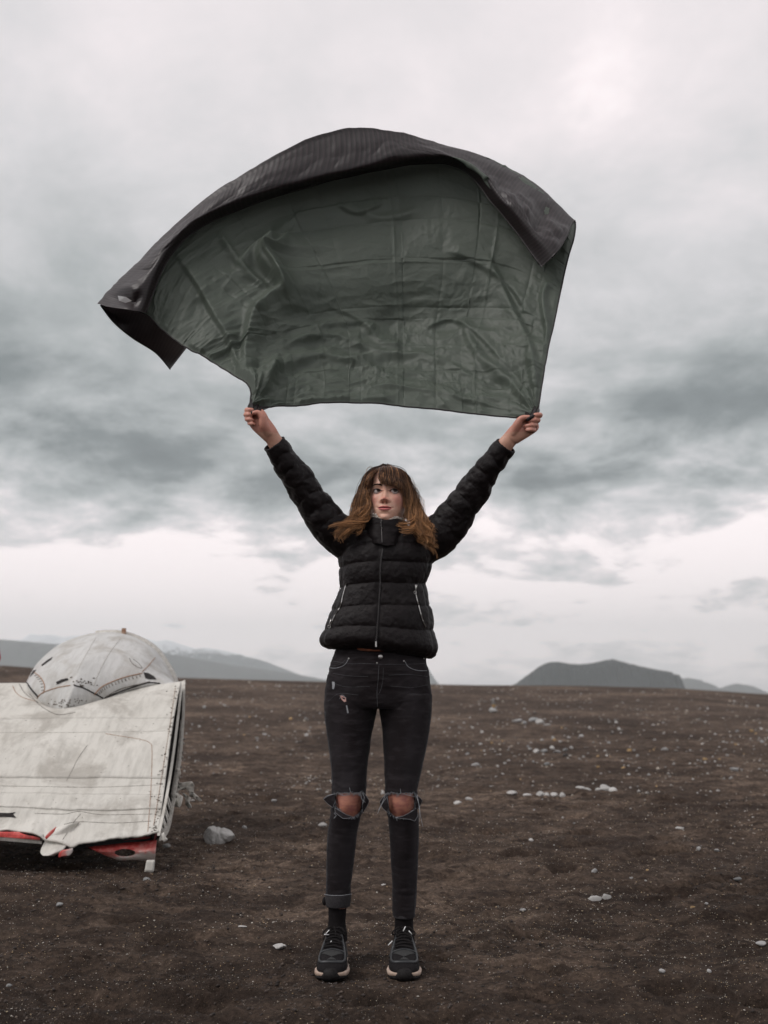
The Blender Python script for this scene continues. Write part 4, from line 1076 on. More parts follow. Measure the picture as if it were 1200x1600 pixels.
def patch(pts, m_):
    A_ = np.array([surf(JBfull, p[0], p[1], .0009) for p in pts]); n = len(A_); mb = MB()
    mb.add(np.concatenate([A_, A_ + [0, .002, 0]]), [list(range(n))] + [[i, n + i, n + (i + 1) % n, (i + 1) % n] for i in range(n)])
    obj('worn_patch', mb.mesh('worn_patch', [m_], False), jeans)
patch([(519, 1065), (523, 1065.5), (523.5, 1071), (522, 1077), (519.5, 1076.5)], M_thread)
patch([(531, 1087), (535, 1087), (540.5, 1091), (541, 1096), (538, 1097), (534, 1093)], simple('skin_in_tear', (.52, .30, .26), (.58, .36, .32), 90, .6))
seam([(531, 1092), (533, 1087), (536, 1086.5), (541, 1091)], .0008, m_=M_thread, nm='frayed_threads')
patch([(540.5, 1102), (542.5, 1102), (545, 1114), (542.5, 1114.5)], M_thread)
for p in (([(520, 1052), (545, 1056), (575, 1057)]), ([(607, 1055), (640, 1054), (668, 1057)]), ([(518, 1066), (540, 1073), (578, 1073)]), ([(610, 1072), (645, 1074), (668, 1070)]), ([(512, 1096), (530, 1084), (560, 1086)])):
    seam(p, .0007, nm='wear_line', lift=.0001)
# turned-up cuff on the left of the picture, narrow hem on the right
R_, _ = prof_loft([(1396, 508.5, 548.5, 3.455, .0455), (1398, 508, 549, 3.455, .047), (1406, 508, 548.5, 3.456, .047), (1414, 509, 547.5, 3.458, .0455), (1415.5, 510, 546.5, 3.458, .043)], 14, 50, 2.05)
M_cuff = simple('inside_denim', (.018, .016, .018), (.030, .027, .030), 160, .9, .35)
obj('turned_up_cuff', MB().loft(R_[::-1]).mesh('turned_up_cuff', [M_cuff]), jeans)
seam([(509, 1397), (528, 1398), (547, 1397)], .0009, m_=M_thread, nm='cuff_edge', lift=.005)
obj('cuff_tab', MB().ball(W(507, 1408, 3.45), (.008, .008, .014), 8).mesh('cuff_tab', [M_tape]), jeans)
R_, _ = prof_loft([(1427, 614.6, 648.6, 3.46, .0425), (1430, 614.5, 648.6, 3.46, .043), (1432, 615, 648, 3.46, .042)], 8, 50, 2.05)
obj('hem', MB().loft(R_[::-1]).mesh('hem', [M_cuff]), jeans)

# ---- socks
M_sock = simple('black_sock', (.006, .005, .005), (.011, .009, .010), 500, .95, .6, bd=.002, spec=.15)
for tb in ([(1405, 513.5, 543, 3.46, .037), (1425, 513, 541, 3.462, .035), (1440, 513, 540, 3.462, .036), (1455, 511, 542, 3.455, .043), (1468, 510, 543, 3.45, .048)],
           [(1425, 617, 646, 3.46, .037), (1438, 617, 645.5, 3.462, .036), (1450, 616.5, 646, 3.46, .038), (1460, 615.5, 647, 3.455, .044), (1470, 615, 648, 3.45, .048)]):
    R_, _ = prof_loft(tb, 40, 50, 2.05)
    for i in range(len(R_)):
        c_ = R_[i].mean(0); R_[i] = c_ + (R_[i] - c_) * (1 + .008 * math.sin(i * 1.3) + .012 * pn(R_[i], 40, 450)[:, None])
    obj('sock', MB().loft(R_[::-1]).mesh('sock', [M_sock]), person)

# ---- running shoes, each built at its own spot
M_upper = simple('shoe_mesh', (.007, .006, .0065), (.014, .012, .013), 420, .75, .7, bd=.003, spec=.15)
M_over = simple('shoe_overlay', (.018, .020, .022), (.032, .034, .037), 120, .42, .15)
M_toe = simple('toe_mesh', (.022, .022, .022), (.036, .036, .036), 700, .8, .8, bd=.003)
M_mid = simple('midsole', (.36, .26, .20), (.50, .39, .32), 40, .6, .15)
M_rub = simple('black_rubber', (.010, .009, .009), (.02, .018, .018), 200, .6, .4, spec=.15)
M_lace = simple('black_lace', (.012, .010, .010), (.022, .020, .020), 500, .85, .5, spec=.15)
M_agl = simple('white_aglet', (.72, .72, .72), (.8, .8, .8), 100, .4, .1)
def shoe(cx, toe_dx, mir):
    TY, HY = 3.262, 3.535
    ys = np.linspace(0, 1, 60)          # 0 toe, 1 heel
    prof = np.array([[0, .010, .030], [.03, .030, .040], [.08, .042, .050], [.16, .0485, .060], [.28, .0505, .074], [.42, .0460, .092], [.55, .0405, .108], [.66, .0375, .118], [.80, .0370, .115], [.92, .0340, .116], [.985, .022, .100], [1, .008, .060]])
    hw = np.interp(ys, prof[:, 0], prof[:, 1]); ht = np.interp(ys, prof[:, 0], prof[:, 2])
    def pos(u): return np.array([cx + toe_dx * (1 - u) ** 1.3, TY + (HY - TY) * u, 0])
    def upper_pt(u, a, off=0.):
        """a: angle over the shoe, 0 = one side, pi = the other"""
        w_ = np.interp(u, ys, hw) + off; h_ = np.interp(u, ys, ht) + off; b0 = .026
        c, s = math.cos(a), math.sin(a); e = 2 / 2.3
        return pos(u) + np.array([w_ * math.copysign(abs(c) ** e, c) * .97, 0, b0 + (h_ - b0) * abs(s) ** e])
    up_ = []
    for u in ys:
        up_.append([upper_pt(u, a) for a in np.linspace(0, np.pi, 31)] + [pos(u) + np.array([x_ * np.interp(u, ys, hw) * .95, 0, .018]) for x_ in np.linspace(-.9, .9, 9)])
    root = obj('shoe', MB().loft(np.array(up_)).mesh('shoe', [M_upper]), person)
    # midsole, flaring below the upper
    ms = []
    for u in ys:
        w_ = np.interp(u, ys, hw) * 1.05 + .0025; zt_ = .0215 + .0035 * math.cos(u * 6); zb_ = .009 + .008 * max(0, (.12 - u) / .12)
        c_ = pos(u); r = []
        for x_, z_ in ((-1, .55), (-.985, .85), (-.93, 1.0), (-.5, 1.0), (0, 1.0), (.5, 1.0), (.93, 1.0), (.985, .85), (1, .55), (.985, .2), (.92, 0), (.5, 0), (0, 0), (-.5, 0), (-.92, 0), (-.985, .2)):
            r.append(c_ + np.array([w_ * x_, 0, zb_ + (zt_ - zb_) * z_]))
        ms.append(r)
    ms = np.array(ms)[:, ::-1]
    ms[0, :, 1] -= .004
    obj('midsole', MB().loft(ms).mesh('midsole', [M_mid]), root)
    os_ = []
    for u in ys:
        w_ = np.interp(u, ys, hw) * 1.02 + .002; c_ = pos(u); t0 = .010 + .006 * max(0, (.12 - u) / .12)
        os_.append([c_ + np.array([w_ * x_, 0, z_]) for x_, z_ in ((-1, t0), (0, t0), (1, t0), (.95, t0 - .009), (0, t0 - .012), (-.95, t0 - .009))])
    obj('outsole', MB().loft(np.array(os_)).mesh('outsole', [M_rub]), root)
    # black toe bumper in the middle of the front
    bp = MB()
    rr_ = []
    for t_ in np.linspace(-1, 1, 15):
        y_ = pos(0)[1] - .006 + .020 * t_ * t_; x_ = pos(0)[0] + .031 * t_; h_ = .036 * math.sqrt(1 - .75 * t_ * t_)
        rr_.append([[x_, y_ - .002, .004], [x_, y_ - .004, .004 + h_ * .5], [x_, y_ + .001, .004 + h_ * .9], [x_, y_ + .008, .004 + h_], [x_, y_ + .012, .01], [x_, y_ + .006, .004]])
    bp.loft(np.array(rr_)[::-1]); obj('toe_bumper', bp.mesh('toe_bumper', [M_rub]), root)
    # overlay band round the toe box and the eyestay
    def band(path, w_, m_, nm, lift=.0016):
        P = np.array([upper_pt(u, a, lift) for u, a in catmull(np.array(path, float), 44)])
        d_ = np.gradient(P, axis=0); d_ /= np.linalg.norm(d_, axis=1)[:, None]
        cen_ = np.array([pos(.3)[0], 0, .03]); nrm = P - cen_; nrm[:, 1] = -.02; nrm /= np.linalg.norm(nrm, axis=1)[:, None]
        sd_ = np.cross(d_, nrm); sd_ /= np.linalg.norm(sd_, axis=1)[:, None]
        R3 = np.stack([P + sd_ * w_ - nrm * .002, P + sd_ * w_ * .9 + nrm * .0012, P + nrm * .002, P - sd_ * w_ * .9 + nrm * .0012, P - sd_ * w_ - nrm * .002], 1)
        obj(nm, MB().loft(R3).mesh(nm, [m_]), root)
    h = math.pi / 2
    band([(.40, h - .75), (.30, h - .85), (.20, h - .95), (.13, h - .8), (.10, h - .45), (.09, h), (.10, h + .45), (.13, h + .8), (.20, h + .95), (.30, h + .85), (.40, h + .75)], .0042, M_over, 'toe_overlay')
    band([(.30, h - .80), (.285, h - .4), (.285, h), (.285, h + .4), (.30, h + .80)], .0026, M_over, 'toe_overlay')
    band([(.40, h - .75), (.50, h - .62), (.60, h - .5), (.66, h - .42)], .004, M_over, 'eyestay')
    band([(.40, h + .75), (.50, h + .62), (.60, h + .5), (.66, h + .42)], .004, M_over, 'eyestay')
    band([(.30, h - 1.1), (.38, h - 1.25), (.5, h - 1.2), (.6, h - 1.0)], .003, M_toe, 'side_stripe')
    band([(.30, h + 1.1), (.38, h + 1.25), (.5, h + 1.2), (.6, h + 1.0)], .003, M_toe, 'side_stripe')
    tbx = MB()
    Q = np.array([[upper_pt(u, a, .0010) for a in np.linspace(h - .75 + .15 * k_, h + .75 - .15 * k_, 12)] for k_, u in enumerate(np.linspace(.125, .275, 8)[::-1])])
    Qf = Q.reshape(-1, 3); tbx.add(np.concatenate([Qf, Qf - [0, 0, .002]]), np.concatenate([grid_faces(8, 12), grid_faces(8, 12)[:, ::-1] + 96]))
    obj('toe_mesh', tbx.mesh('toe_mesh', [M_toe]), root)
    lc = MB()
    for k_ in range(7):
        u = .32 + .048 * k_; a_ = np.linspace(h - .55, h + .55, 9)
        lc.tube(np.array([upper_pt(u + .012 * math.sin((a - h) * 2 + (k_ % 2) * 3), a, .0045) for a in a_]), .0026, 6)
    for s in (-1, 1):           # bow loops
        a0 = upper_pt(.60, h, .006)
        lc.tube(catmull(np.array([a0, a0 + [s * .018, -.012, .006], a0 + [s * .036, -.016, -.008], a0 + [s * .033, -.004, -.018], a0 + [s * .014, 0, -.006], a0]), 26), .0023, 6)
        lc.tube(catmull(np.array([a0, a0 + [s * .014 - .010, -.018, -.008], a0 + [s * .020 - .016 * mir, -.028, -.022 + .006 * s]]), 12), .0022, 6)
    lc.ball(upper_pt(.60, h, .007), .006, 7)
    obj('laces', lc.mesh('laces', [M_lace]), root)
    return root
shL = shoe(-.1585, -.0065, 1); shR = shoe(.0640, -.0010, -1)
for pr, sh in ((((506.5, 1460), (514, 1460.5)), shL), (((509, 1459), (514.5, 1453)), shL), (((513.5, 1477.5), (518, 1470)), shL),
               (((606.5, 1477), (613, 1470)), shR), (((630, 1455), (633.5, 1447.5)), shR), (((639, 1454.5), (643.5, 1460)), shR)):
    (a0, b0), (a1, b1) = pr
    Y_ = 3.40
    obj('aglet', MB().tube(np.array([W(a0, b0, Y_ - .03), W(a1, b1, Y_ - .025)]), .0016, 6).mesh('aglet', [M_agl]), sh)

# ---- hair
def head_push(P, off=.004):
    """keep strands outside the skull"""
    L = HL(P); z = np.clip(L[:, 2], -.108, .109)
    rx = np.interp(z, HZ, HX); f = np.where(L[:, 1] < 0, np.interp(z, HZ, HF), np.interp(z, HZ, HB))
    k = np.sqrt((L[:, 0] / (rx + off)) ** 2 + (L[:, 1] / (f + off)) ** 2)
    m_ = (k < 1) & (L[:, 2] > -.10) & (L[:, 2] < .108)
    L[m_, :2] /= k[m_, None] + 1e-6
    topm = (L[:, 2] > .085) & (k < 1.0)
    return HW(L)
def strands(guides, n, spread, curl=0., wid=(.0011, .0005), nseg=16, cfreq=3., seed=0, fly=0.):
    """n strands blended between neighbouring guide lines"""
    rg = np.random.default_rng(seed); out = []
    Gd = [catmull(np.array([list(W(p[0], p[1], p[2])) for p in g]), nseg) for g in guides]
    for _ in range(n):
        q = rg.uniform(0, len(Gd) - 1.001); i = int(q); f = q - i
        if len(Gd) == 1: P = Gd[0].copy()
        else: P = Gd[i] * (1 - f) + Gd[i + 1] * f
        t = np.linspace(0, 1, nseg)[:, None]
        cl = rg.normal(size=3) * np.array([1, .7, 1]) * spread
        cl2 = rg.normal(size=3) * spread
        P = P + cl * (.35 + .65 * t) + cl2 * np.sin(t * 3.1) * .4
        ph = rg.uniform(0, 6.28); cu = curl * t ** 1.1
        P = P + np.concatenate([cu * np.sin(t * cfreq * 6.28 + ph), cu * .8 * np.cos(t * cfreq * 6.28 + ph), cu * .5 * np.sin(t * cfreq * 6.28 * 1.1 + ph * 2)], 1)
        if fly: P = P + rg.normal(size=3) * fly * t ** 2
        ln = rg.uniform(.78, 1.0); P = catmull(P[:max(4, int(nseg * ln))], nseg)
        out.append((head_push(P, .003 + abs(rg.normal()) * .003), rg.uniform(0, 1)))
    return out
ALL = []
# fringe: crown to eyebrows (left of the picture sweeps aside and leaves a wedge of forehead)
ALL += [(s, 'a') for s in strands([[(598, 731, 3.42), (588, 735, 3.36), (577, 745, 3.335), (572, 758, 3.335), (571, 772, 3.345)], [(600, 731, 3.42), (590, 735, 3.355), (582, 742, 3.325), (577, 752, 3.320), (575, 762, 3.325)]], 240, .0030, .002, seed=1)]
ALL += [(s, 'a') for s in strands([[(601, 731, 3.42), (594, 735, 3.350), (592, 743, 3.315), (594, 750, 3.305), (597, 757, 3.302)], [(603, 731, 3.42), (600, 735, 3.350), (599, 744, 3.312), (600, 752, 3.302), (601, 758, 3.300)], [(605, 731, 3.42), (607, 736, 3.350), (607, 746, 3.312), (607, 753, 3.303), (608, 759, 3.302)],
       [(607, 731, 3.42), (613, 736, 3.352), (616, 747, 3.318), (617, 755, 3.308), (617, 761, 3.307)], [(609, 732, 3.42), (618, 738, 3.357), (624, 750, 3.325), (627, 759, 3.318), (628, 768, 3.320)], [(610, 732, 3.42), (621, 738, 3.362), (629, 751, 3.335), (632, 764, 3.328), (633, 782, 3.325)]], 1150, .0026, .0016, seed=2)]
# side curtains are made of locks: each lock is a bundle that waves and narrows together
def locks(guides, nl, per, spread, curl, cf, kind, seed, nseg=26, tight=.0028, cmin=.5):
    rg = np.random.default_rng(seed); Gd = [catmull(np.array([list(W(p[0], p[1], p[2])) for p in g]), nseg) for g in guides]; out = []
    t = np.linspace(0, 1, nseg)[:, None]
    for _ in range(nl):
        q = rg.uniform(0, len(Gd) - 1.001); i = int(q); f = q - i
        C = Gd[i] * (1 - f) + Gd[i + 1] * f
        C = C + rg.normal(size=3) * np.array([1, .7, 1]) * spread * (.3 + .7 * t)
        ph = rg.uniform(0, 6.28); fr = cf * rg.uniform(.75, 1.3); am = curl * rg.uniform(.4, 1.4) * t ** 1.15
        C = C + np.concatenate([am * np.sin(t * fr * 6.28 + ph), am * .7 * np.cos(t * fr * 6.28 + ph), am * .7 * np.cos(t * fr * 6.28 * .9 + ph * 1.7)], 1)
        ln = rg.uniform(cmin, 1.0); lc = rg.random()
        for _k in range(per):
            o = rg.normal(size=3) * tight; w_ = (1.2 * np.sin(t * 2.9 + .15) + .25 * rg.random())
            P = C + o * w_ + rg.normal(size=3) * .004 * t ** 3 + .0012 * np.sin(t * rg.uniform(8, 20) + rg.uniform(0, 6))
            m = max(5, int(nseg * ln * rg.uniform(.9, 1.0)))
            out.append(((head_push(catmull(P[:m], nseg), .003 + abs(rg.normal()) * .003), np.clip(lc * .5 + .5 * rg.random(), 0, 1)), kind))
    return out
GL = [[(598, 730, 3.43), (584, 736, 3.375), (575, 750, 3.345), (572, 772, 3.335), (570, 792, 3.330), (563, 808, 3.315), (549, 820, 3.29), (533, 827, 3.28), (518, 822, 3.28)],
      [(598, 730, 3.43), (582, 737, 3.39), (571, 754, 3.37), (566, 776, 3.36), (561, 796, 3.345), (553, 811, 3.325), (541, 821, 3.30), (529, 831, 3.285), (516, 842, 3.275)],
      [(597, 730, 3.44), (580, 738, 3.41), (567, 758, 3.39), (559, 780, 3.38), (553, 799, 3.36), (549, 815, 3.325), (541, 829, 3.295), (535, 846, 3.275), (532, 864, 3.265)],
      [(598, 730, 3.44), (583, 737, 3.39), (572, 757, 3.355), (569, 780, 3.34), (567, 800, 3.325), (562, 816, 3.295), (552, 824, 3.28), (540, 828, 3.27), (524, 838, 3.262)]]
ALL += locks(GL, 104, 21, .0070, .0130, 2.3, 'b', 3)
ALL += locks([GL[0], GL[3]], 40, 7, .014, .024, 2.2, 'b', 4, tight=.002)
GR = [[(606, 730, 3.43), (620, 736, 3.375), (630, 750, 3.345), (634, 772, 3.335), (636, 793, 3.33), (641, 808, 3.315), (650, 822, 3.29), (660, 834, 3.275), (676, 842, 3.265)],
      [(606, 730, 3.44), (623, 738, 3.39), (635, 756, 3.37), (642, 778, 3.36), (647, 796, 3.35), (652, 812, 3.325), (660, 825, 3.30), (671, 833, 3.285), (684, 838, 3.28)],
      [(606, 730, 3.44), (623, 738, 3.41), (638, 760, 3.39), (648, 782, 3.38), (655, 798, 3.365), (659, 814, 3.335), (662, 830, 3.30), (668, 848, 3.28), (676, 866, 3.265)],
      [(605, 730, 3.43), (619, 737, 3.385), (629, 755, 3.35), (633, 778, 3.34), (635, 800, 3.325), (640, 816, 3.295), (650, 828, 3.275), (662, 838, 3.265), (674, 856, 3.258)]]
ALL += locks(GR, 104, 21, .0074, .0165, 3.0, 'b', 5)
ALL += locks([GR[1], GR[2]], 60, 9, .010, .021, 3.3, 'b', 6, nseg=40, tight=.0014)
# locks across the collar on the right
ALL += [(s, 'c') for s in strands([[(648, 806, 3.31), (640, 812, 3.29), (630, 815, 3.275), (620, 813, 3.27)], [(654, 815, 3.305), (644, 824, 3.28), (632, 826, 3.268), (620, 825, 3.265)], [(655, 822, 3.30), (645, 832, 3.28), (635, 834, 3.268), (626, 835, 3.266)]], 90, .004, .006, cfreq=1.2, seed=7)]
# back of the head
GB = [[(600, 730, 3.45), (575, 745, 3.48), (566, 785, 3.48), (562, 825, 3.46)], [(602, 730, 3.45), (602, 742, 3.52), (602, 790, 3.52), (602, 830, 3.49)], [(604, 730, 3.45), (632, 745, 3.48), (640, 785, 3.48), (645, 825, 3.46)]]
ALL += [(s, 'd') for s in strands(GB, 900, .012, .004, seed=8, wid=(.0016, .001))]
# stray hairs against the sky
ALL += [(s, 'e') for s in strands([[(590, 735, 3.40), (578, 728, 3.40), (572, 738, 3.39), (571, 748, 3.38)], [(575, 748, 3.38), (562, 765, 3.37), (550, 790, 3.36), (542, 800, 3.35)]], 30, .003, .002, seed=9)]
ALL += [(s, 'e') for s in strands([[(615, 731, 3.40), (632, 738, 3.40), (645, 755, 3.39), (652, 772, 3.38)], [(640, 765, 3.38), (656, 775, 3.37), (664, 790, 3.36), (668, 802, 3.35)]], 44, .005, .006, seed=10)]
nst = len(ALL)
hv_, hf_, ha_ = [], [], []
off_ = 0
for (P, rv), kind in ALL:
    n = len(P); T = np.gradient(P, axis=0); T /= np.linalg.norm(T, axis=1)[:, None] + 1e-9
    vw = P - CAMP; U = np.cross(T, vw); U /= np.linalg.norm(U, axis=1)[:, None] + 1e-9; B = np.cross(T, U)
    w0 = {'a': .00085, 'b': .00082, 'c': .0009, 'd': .0016, 'e': .0005}[kind] * (0.7 + .6 * rv)
    r = w0 * (1 - .55 * np.linspace(0, 1, n))
    th_ = np.array([0, 2.094, 4.189]) + .5
    R3 = P[:, None] + r[:, None, None] * (np.cos(th_)[None, :, None] * U[:, None] + np.sin(th_)[None, :, None] * B[:, None])
    hv_.append(R3.reshape(-1, 3)); hf_.append(grid_faces(n, 3, True, off_)); off_ += n * 3
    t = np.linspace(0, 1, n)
    tipc = np.array([.52, .262, .115]) * (.12 + 1.25 * rv ** 1.3)  # orange light on the hair ends, painted into the tip colour
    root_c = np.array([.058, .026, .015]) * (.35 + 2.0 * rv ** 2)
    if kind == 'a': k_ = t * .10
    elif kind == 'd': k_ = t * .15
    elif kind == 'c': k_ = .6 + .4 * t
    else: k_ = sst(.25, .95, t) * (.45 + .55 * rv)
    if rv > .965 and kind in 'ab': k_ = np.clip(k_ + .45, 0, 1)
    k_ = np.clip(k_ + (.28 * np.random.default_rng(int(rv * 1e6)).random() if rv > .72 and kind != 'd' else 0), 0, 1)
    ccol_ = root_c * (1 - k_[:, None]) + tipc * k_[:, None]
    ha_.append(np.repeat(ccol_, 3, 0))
def hair_mat(t, b, out):
    a = t.new('ShaderNodeVertexColor', layer_name='tint').outputs[0]
    t.put(b.inputs['Base Color'], a); b.inputs['Roughness'].default_value = .42; b.inputs['Specular IOR Level'].default_value = .28
M_hair = mat('brown_hair', hair_mat)
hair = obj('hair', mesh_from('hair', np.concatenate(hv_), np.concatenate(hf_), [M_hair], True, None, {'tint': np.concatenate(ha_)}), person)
tag(hair, 'long brown hair with a fringe and windblown ends painted coppery as if lit')
# close cap of hair under the strands
cap_ = []
for z in np.linspace(-.06, .112, 30):
    zc = min(z, .109); rx, f, b_ = np.interp(zc, HZ, HX) + .002, np.interp(zc, HZ, HF) + .001, np.interp(zc, HZ, HB) + .004
    th_ = np.linspace(0, 2 * np.pi, 48, endpoint=False); c, s = np.cos(th_), np.sin(th_)
    fr_ = 1.0 if z > .062 else .15
    y = np.where(s < 0, f * s * fr_, b_ * s)
    cap_.append(HW(np.stack([rx * c, y, np.full(48, z - .002)], -1)))
hc = MB().loft(np.array(cap_), True, (.030, .014, .009)).mesh('hair_cap', [M_hair], True, 'tint')
obj('hair_cap', hc, hair)

# ============================================================ aircraft wreck
def paint_mat(base1, base2, dirt, rough=.45):
    def f(t, b, out):
        o = OC(t); n = t.noise(o, 2.2, 6, .6); n2 = t.noise(o, 26, 6, .7); st = t.noise(t.vm('MULTIPLY', o, (6., 1.2, 1.2)), 4.5, 6, .65); n4 = t.noise(o, 130, 3, .7)
        c = t.mix(t.ramp(n, [(.3, 0.), (.7, 1.)]), base1, base2)
        gr_ = t.noise(o, 3.6, 7, .68, .6); c = t.mix(t.ramp(gr_, [(.50, 0.), (.64, .75)]), c, (.36, .335, .295))
        c = t.mix(t.ramp(st, [(.46, 0.), (.72, .5)]), c, dirt)
        c = t.mix(t.ramp(n2, [(.60, 0.), (.74, .5)]), c, (.30, .27, .23))
        c = t.mix(t.ramp(n2, [(.70, 0.), (.735, .8)]), c, (.12, .10, .085))
        c = t.mix(t.ramp(n4, [(.68, 0.), (.74, .5)]), c, (.22, .18, .14))
        t.put(b.inputs['Base Color'], c); t.put(b.inputs['Roughness'], t.ramp(n2, [(.3, rough), (.8, rough + .3)]))
        b.inputs['Specular IOR Level'].default_value = .45
        bump(t, b, t.m('ADD', t.m('MULTIPLY', n, 2.), t.m('MULTIPLY', n2, .3)), .45, .02)
    return mat('weathered_white_paint', f)
M_wing = paint_mat((.57, .55, .50), (.68, .66, .61), (.34, .325, .29))
M_dome = paint_mat((.50, .50, .485), (.60, .595, .58), (.33, .32, .30))
M_edge = simple('bare_edge', (.42, .40, .36), (.62, .60, .56), 60, .5, .4, .2)
M_dark = simple('cavity_shade_dark_seam', (.010, .008, .008), (.02, .016, .015), 40, .9, .2)  # near-black colour painted for shade inside openings; also dark seams
M_rust = simple('rusty_seam', (.26, .12, .065), (.42, .30, .22), 90, .85, .5)
M_seamd = simple('dark_seam', (.10, .09, .08), (.30, .28, .25), 40, .8, .4)
M_chip = simple('bare_chip', (.07, .06, .05), (.20, .17, .14), 70, .8, .4)
def red_mat(t, b, out):
    a = t.new('ShaderNodeVertexColor', layer_name='tint').outputs[0]; o = OC(t)
    sp = t.new('ShaderNodeSeparateColor'); t.l.new(a, sp.inputs[0])
    n = t.noise(o, 30, 6, .7)
    k = t.m('ADD', sp.outputs[0], t.m('MULTIPLY', t.m('SUBTRACT', n, .5), .9))
    c = t.ramp(k, [(.15, (.22, .03, .028)), (.38, (.66, .075, .065)), (.62, (.74, .28, .25)), (.8, (.70, .62, .58))])
    t.put(b.inputs['Base Color'], c); b.inputs['Roughness'].default_value = .6
    bump(t, b, n, .3, .003)
M_red = mat('flaking_red_primer', red_mat)
WB = W(150, 1340, 5.6); WB[2] = 0
wreck = empty('aircraft_wreck', tuple(WB))
tag(wreck, 'broken white aircraft wing with a domed engine cover lying on the black sand', 'plane wreck')
top_e = np.array([(-300, 1070, 6.35), (-60, 1069, 6.28), (30, 1068, 6.25), (42, 1069, 6.23), (52, 1082, 6.12), (66, 1098, 6.00), (82, 1109, 5.93), (98, 1113, 5.90), (116, 1109, 5.93), (140, 1099, 6.00), (165, 1089, 6.06), (195, 1079, 6.12), (235, 1071, 6.18), (262, 1067.5, 6.2), (283, 1065.5, 6.2)])
bot_e = np.array([(-300, 1288, 5.02), (-60, 1294, 5.0), (10, 1297, 5.0), (40, 1300, 4.99), (62, 1304, 4.98), (70, 1309, 4.98), (84, 1312, 4.97), (100, 1318, 4.96), (112, 1322, 4.96), (126, 1317, 4.97), (150, 1312, 4.98), (175, 1310, 4.99), (200, 1308, 5.0), (224, 1305, 5.0), (247, 1301, 5.0)])
NSK = 200
te = catmull(top_e, NSK); be = catmull(bot_e, NSK)
# even out sideways so the two edges pair up
def resample_x(e, xs): 
    k = np.maximum.accumulate(e[:, 0] + np.arange(len(e)) * 1e-6)
    return np.stack([xs, np.interp(xs, k, e[:, 1]), np.interp(xs, k, e[:, 2])], -1)
ss = np.concatenate([np.linspace(0, .5, 50, endpoint=False), np.linspace(.5, 1, 150)])
te = resample_x(te, -300 + 583 * ss); be = resample_x(be, -300 + 547 * ss)
be[:, 1] += 2.6 * fbm(np.stack([be[:, 0], 0 * ss, 0 * ss], -1), .06, 4, 540) * (be[:, 0] < 236)
te_W = np.array([W(*p) for p in te]); be_W = np.array([W(*p) for p in be])
tf_W = np.array([W(p[0], 1067.5, 6.22) for p in te]); bf_W = np.array([W(p[0], 1302 , 5.0) for p in be])
def skin_pt(i, t):
    """point i along the wing, t from its ridge (0) to its torn lower edge (1)"""
    P = tf_W[i] * (1 - t) + bf_W[i] * t + (te_W[i] - tf_W[i]) * max(0., 1 - t / .34) ** 1.4 + (be_W[i] - bf_W[i]) * max(0., (t - .84) / .16) ** 1.3
    bul = .05 * np.sin(np.pi * t) + .015 * np.sin(2 * np.pi * t)
    return P + np.array([0, -.35, 1.]) * bul
NRMW = np.array([.05, -.5, .86])
SEAMS = [0, .355, .715, .80, .875, 1.0]
def skin_block(t0, t1, lift, nt):
    ts = np.linspace(t0 + .0008, t1 - .0008, nt)
    V = np.array([[skin_pt(i, t) for i in range(NSK)] for t in ts])
    q = V.reshape(-1, 3)
    lowk = np.repeat(sst(.65, 1., ts)[:, None], NSK, 1).ravel()
    q = q + NRMW * (lift + .012 * fbm(q, 1.9, 3, 500) + .004 * fbm(q, 7, 3, 502) + lowk * .026 * fbm(q * np.array([1, 2, 1]), 4.5, 3, 505))[:, None]
    n = len(q); g = grid_faces(nt, NSK)
    und = q - NRMW * .008
    bd = np.concatenate([np.arange(NSK), np.arange(1, nt) * NSK + NSK - 1, (nt - 1) * NSK + np.arange(NSK - 2, -1, -1), np.arange(nt - 2, 0, -1) * NSK])
    side = np.stack([bd, np.roll(bd, -1), np.roll(bd, -1) + n, bd + n], -1)
    return mesh_from('skin_panel', np.concatenate([q, und]), np.concatenate([g[:, ::-1], g + n, side]), [M_wing])
SKB = []
for k in range(5):
    me = skin_block(SEAMS[k], SEAMS[k + 1], [.0, .003, .001, .003, .0][k], [26, 26, 12, 12, 16][k])
    obj('skin_panel', me, wreck); SKB.append(me)
allV, allF, o_ = [], [], 0
for me in SKB:
    v_ = [tuple(v.co) for v in me.vertices]; allV += v_; allF += [[i + o_ for i in p.vertices] for p in me.polygons]; o_ += len(v_)
WBV = BVHTree.FromPolygons(allV, allF)
def wl(nm, pts, r, m_, n=60, bvh=None, lift=.0004, par=None):
    return obj(nm, MB().tube(surf_line(bvh or WBV, pts, n, lift, 5.6), r, 5).mesh(nm, [m_]), par or wreck)
wl('panel_seam', [(165, 1146.5), (200, 1152), (222, 1156), (234, 1161), (237.5, 1172), (236, 1230), (231, 1300)], .0016, M_rust, 120)
wl('panel_seam', [(0, 1228), (60, 1229), (150, 1230), (258, 1226)], .0010, M_seamd, 90)
wl('panel_seam', [(-40, 1144), (100, 1144.5), (270, 1142)], .0014, M_edge, 90)
wl('panel_seam', [(274, 1075), (266, 1130), (258, 1180), (250, 1230), (240, 1290)], .0014, M_rust, 90)
wl('scratch', [(136, 1165), (122, 1185), (112, 1205), (104, 1220)], .0014, M_seamd, 30)
wl('panel_seam', [(126, 1272), (115, 1285), (106, 1300), (98, 1312)], .0014, M_seamd, 30)
wl('panel_seam', [(100, 1288), (124, 1284), (180, 1286), (236, 1283)], .0013, M_seamd, 60)
wl('panel_seam', [(54, 1271), (100, 1272), (124, 1268), (160, 1273), (238, 1272)], .0013, M_seamd, 60)
wl('panel_seam', [(20, 1072), (25, 1082), (36, 1090), (56, 1096)], .0022, M_rust, 40)
wl('panel_seam', [(30, 1069), (40, 1084), (60, 1098)], .0022, M_seamd, 30)
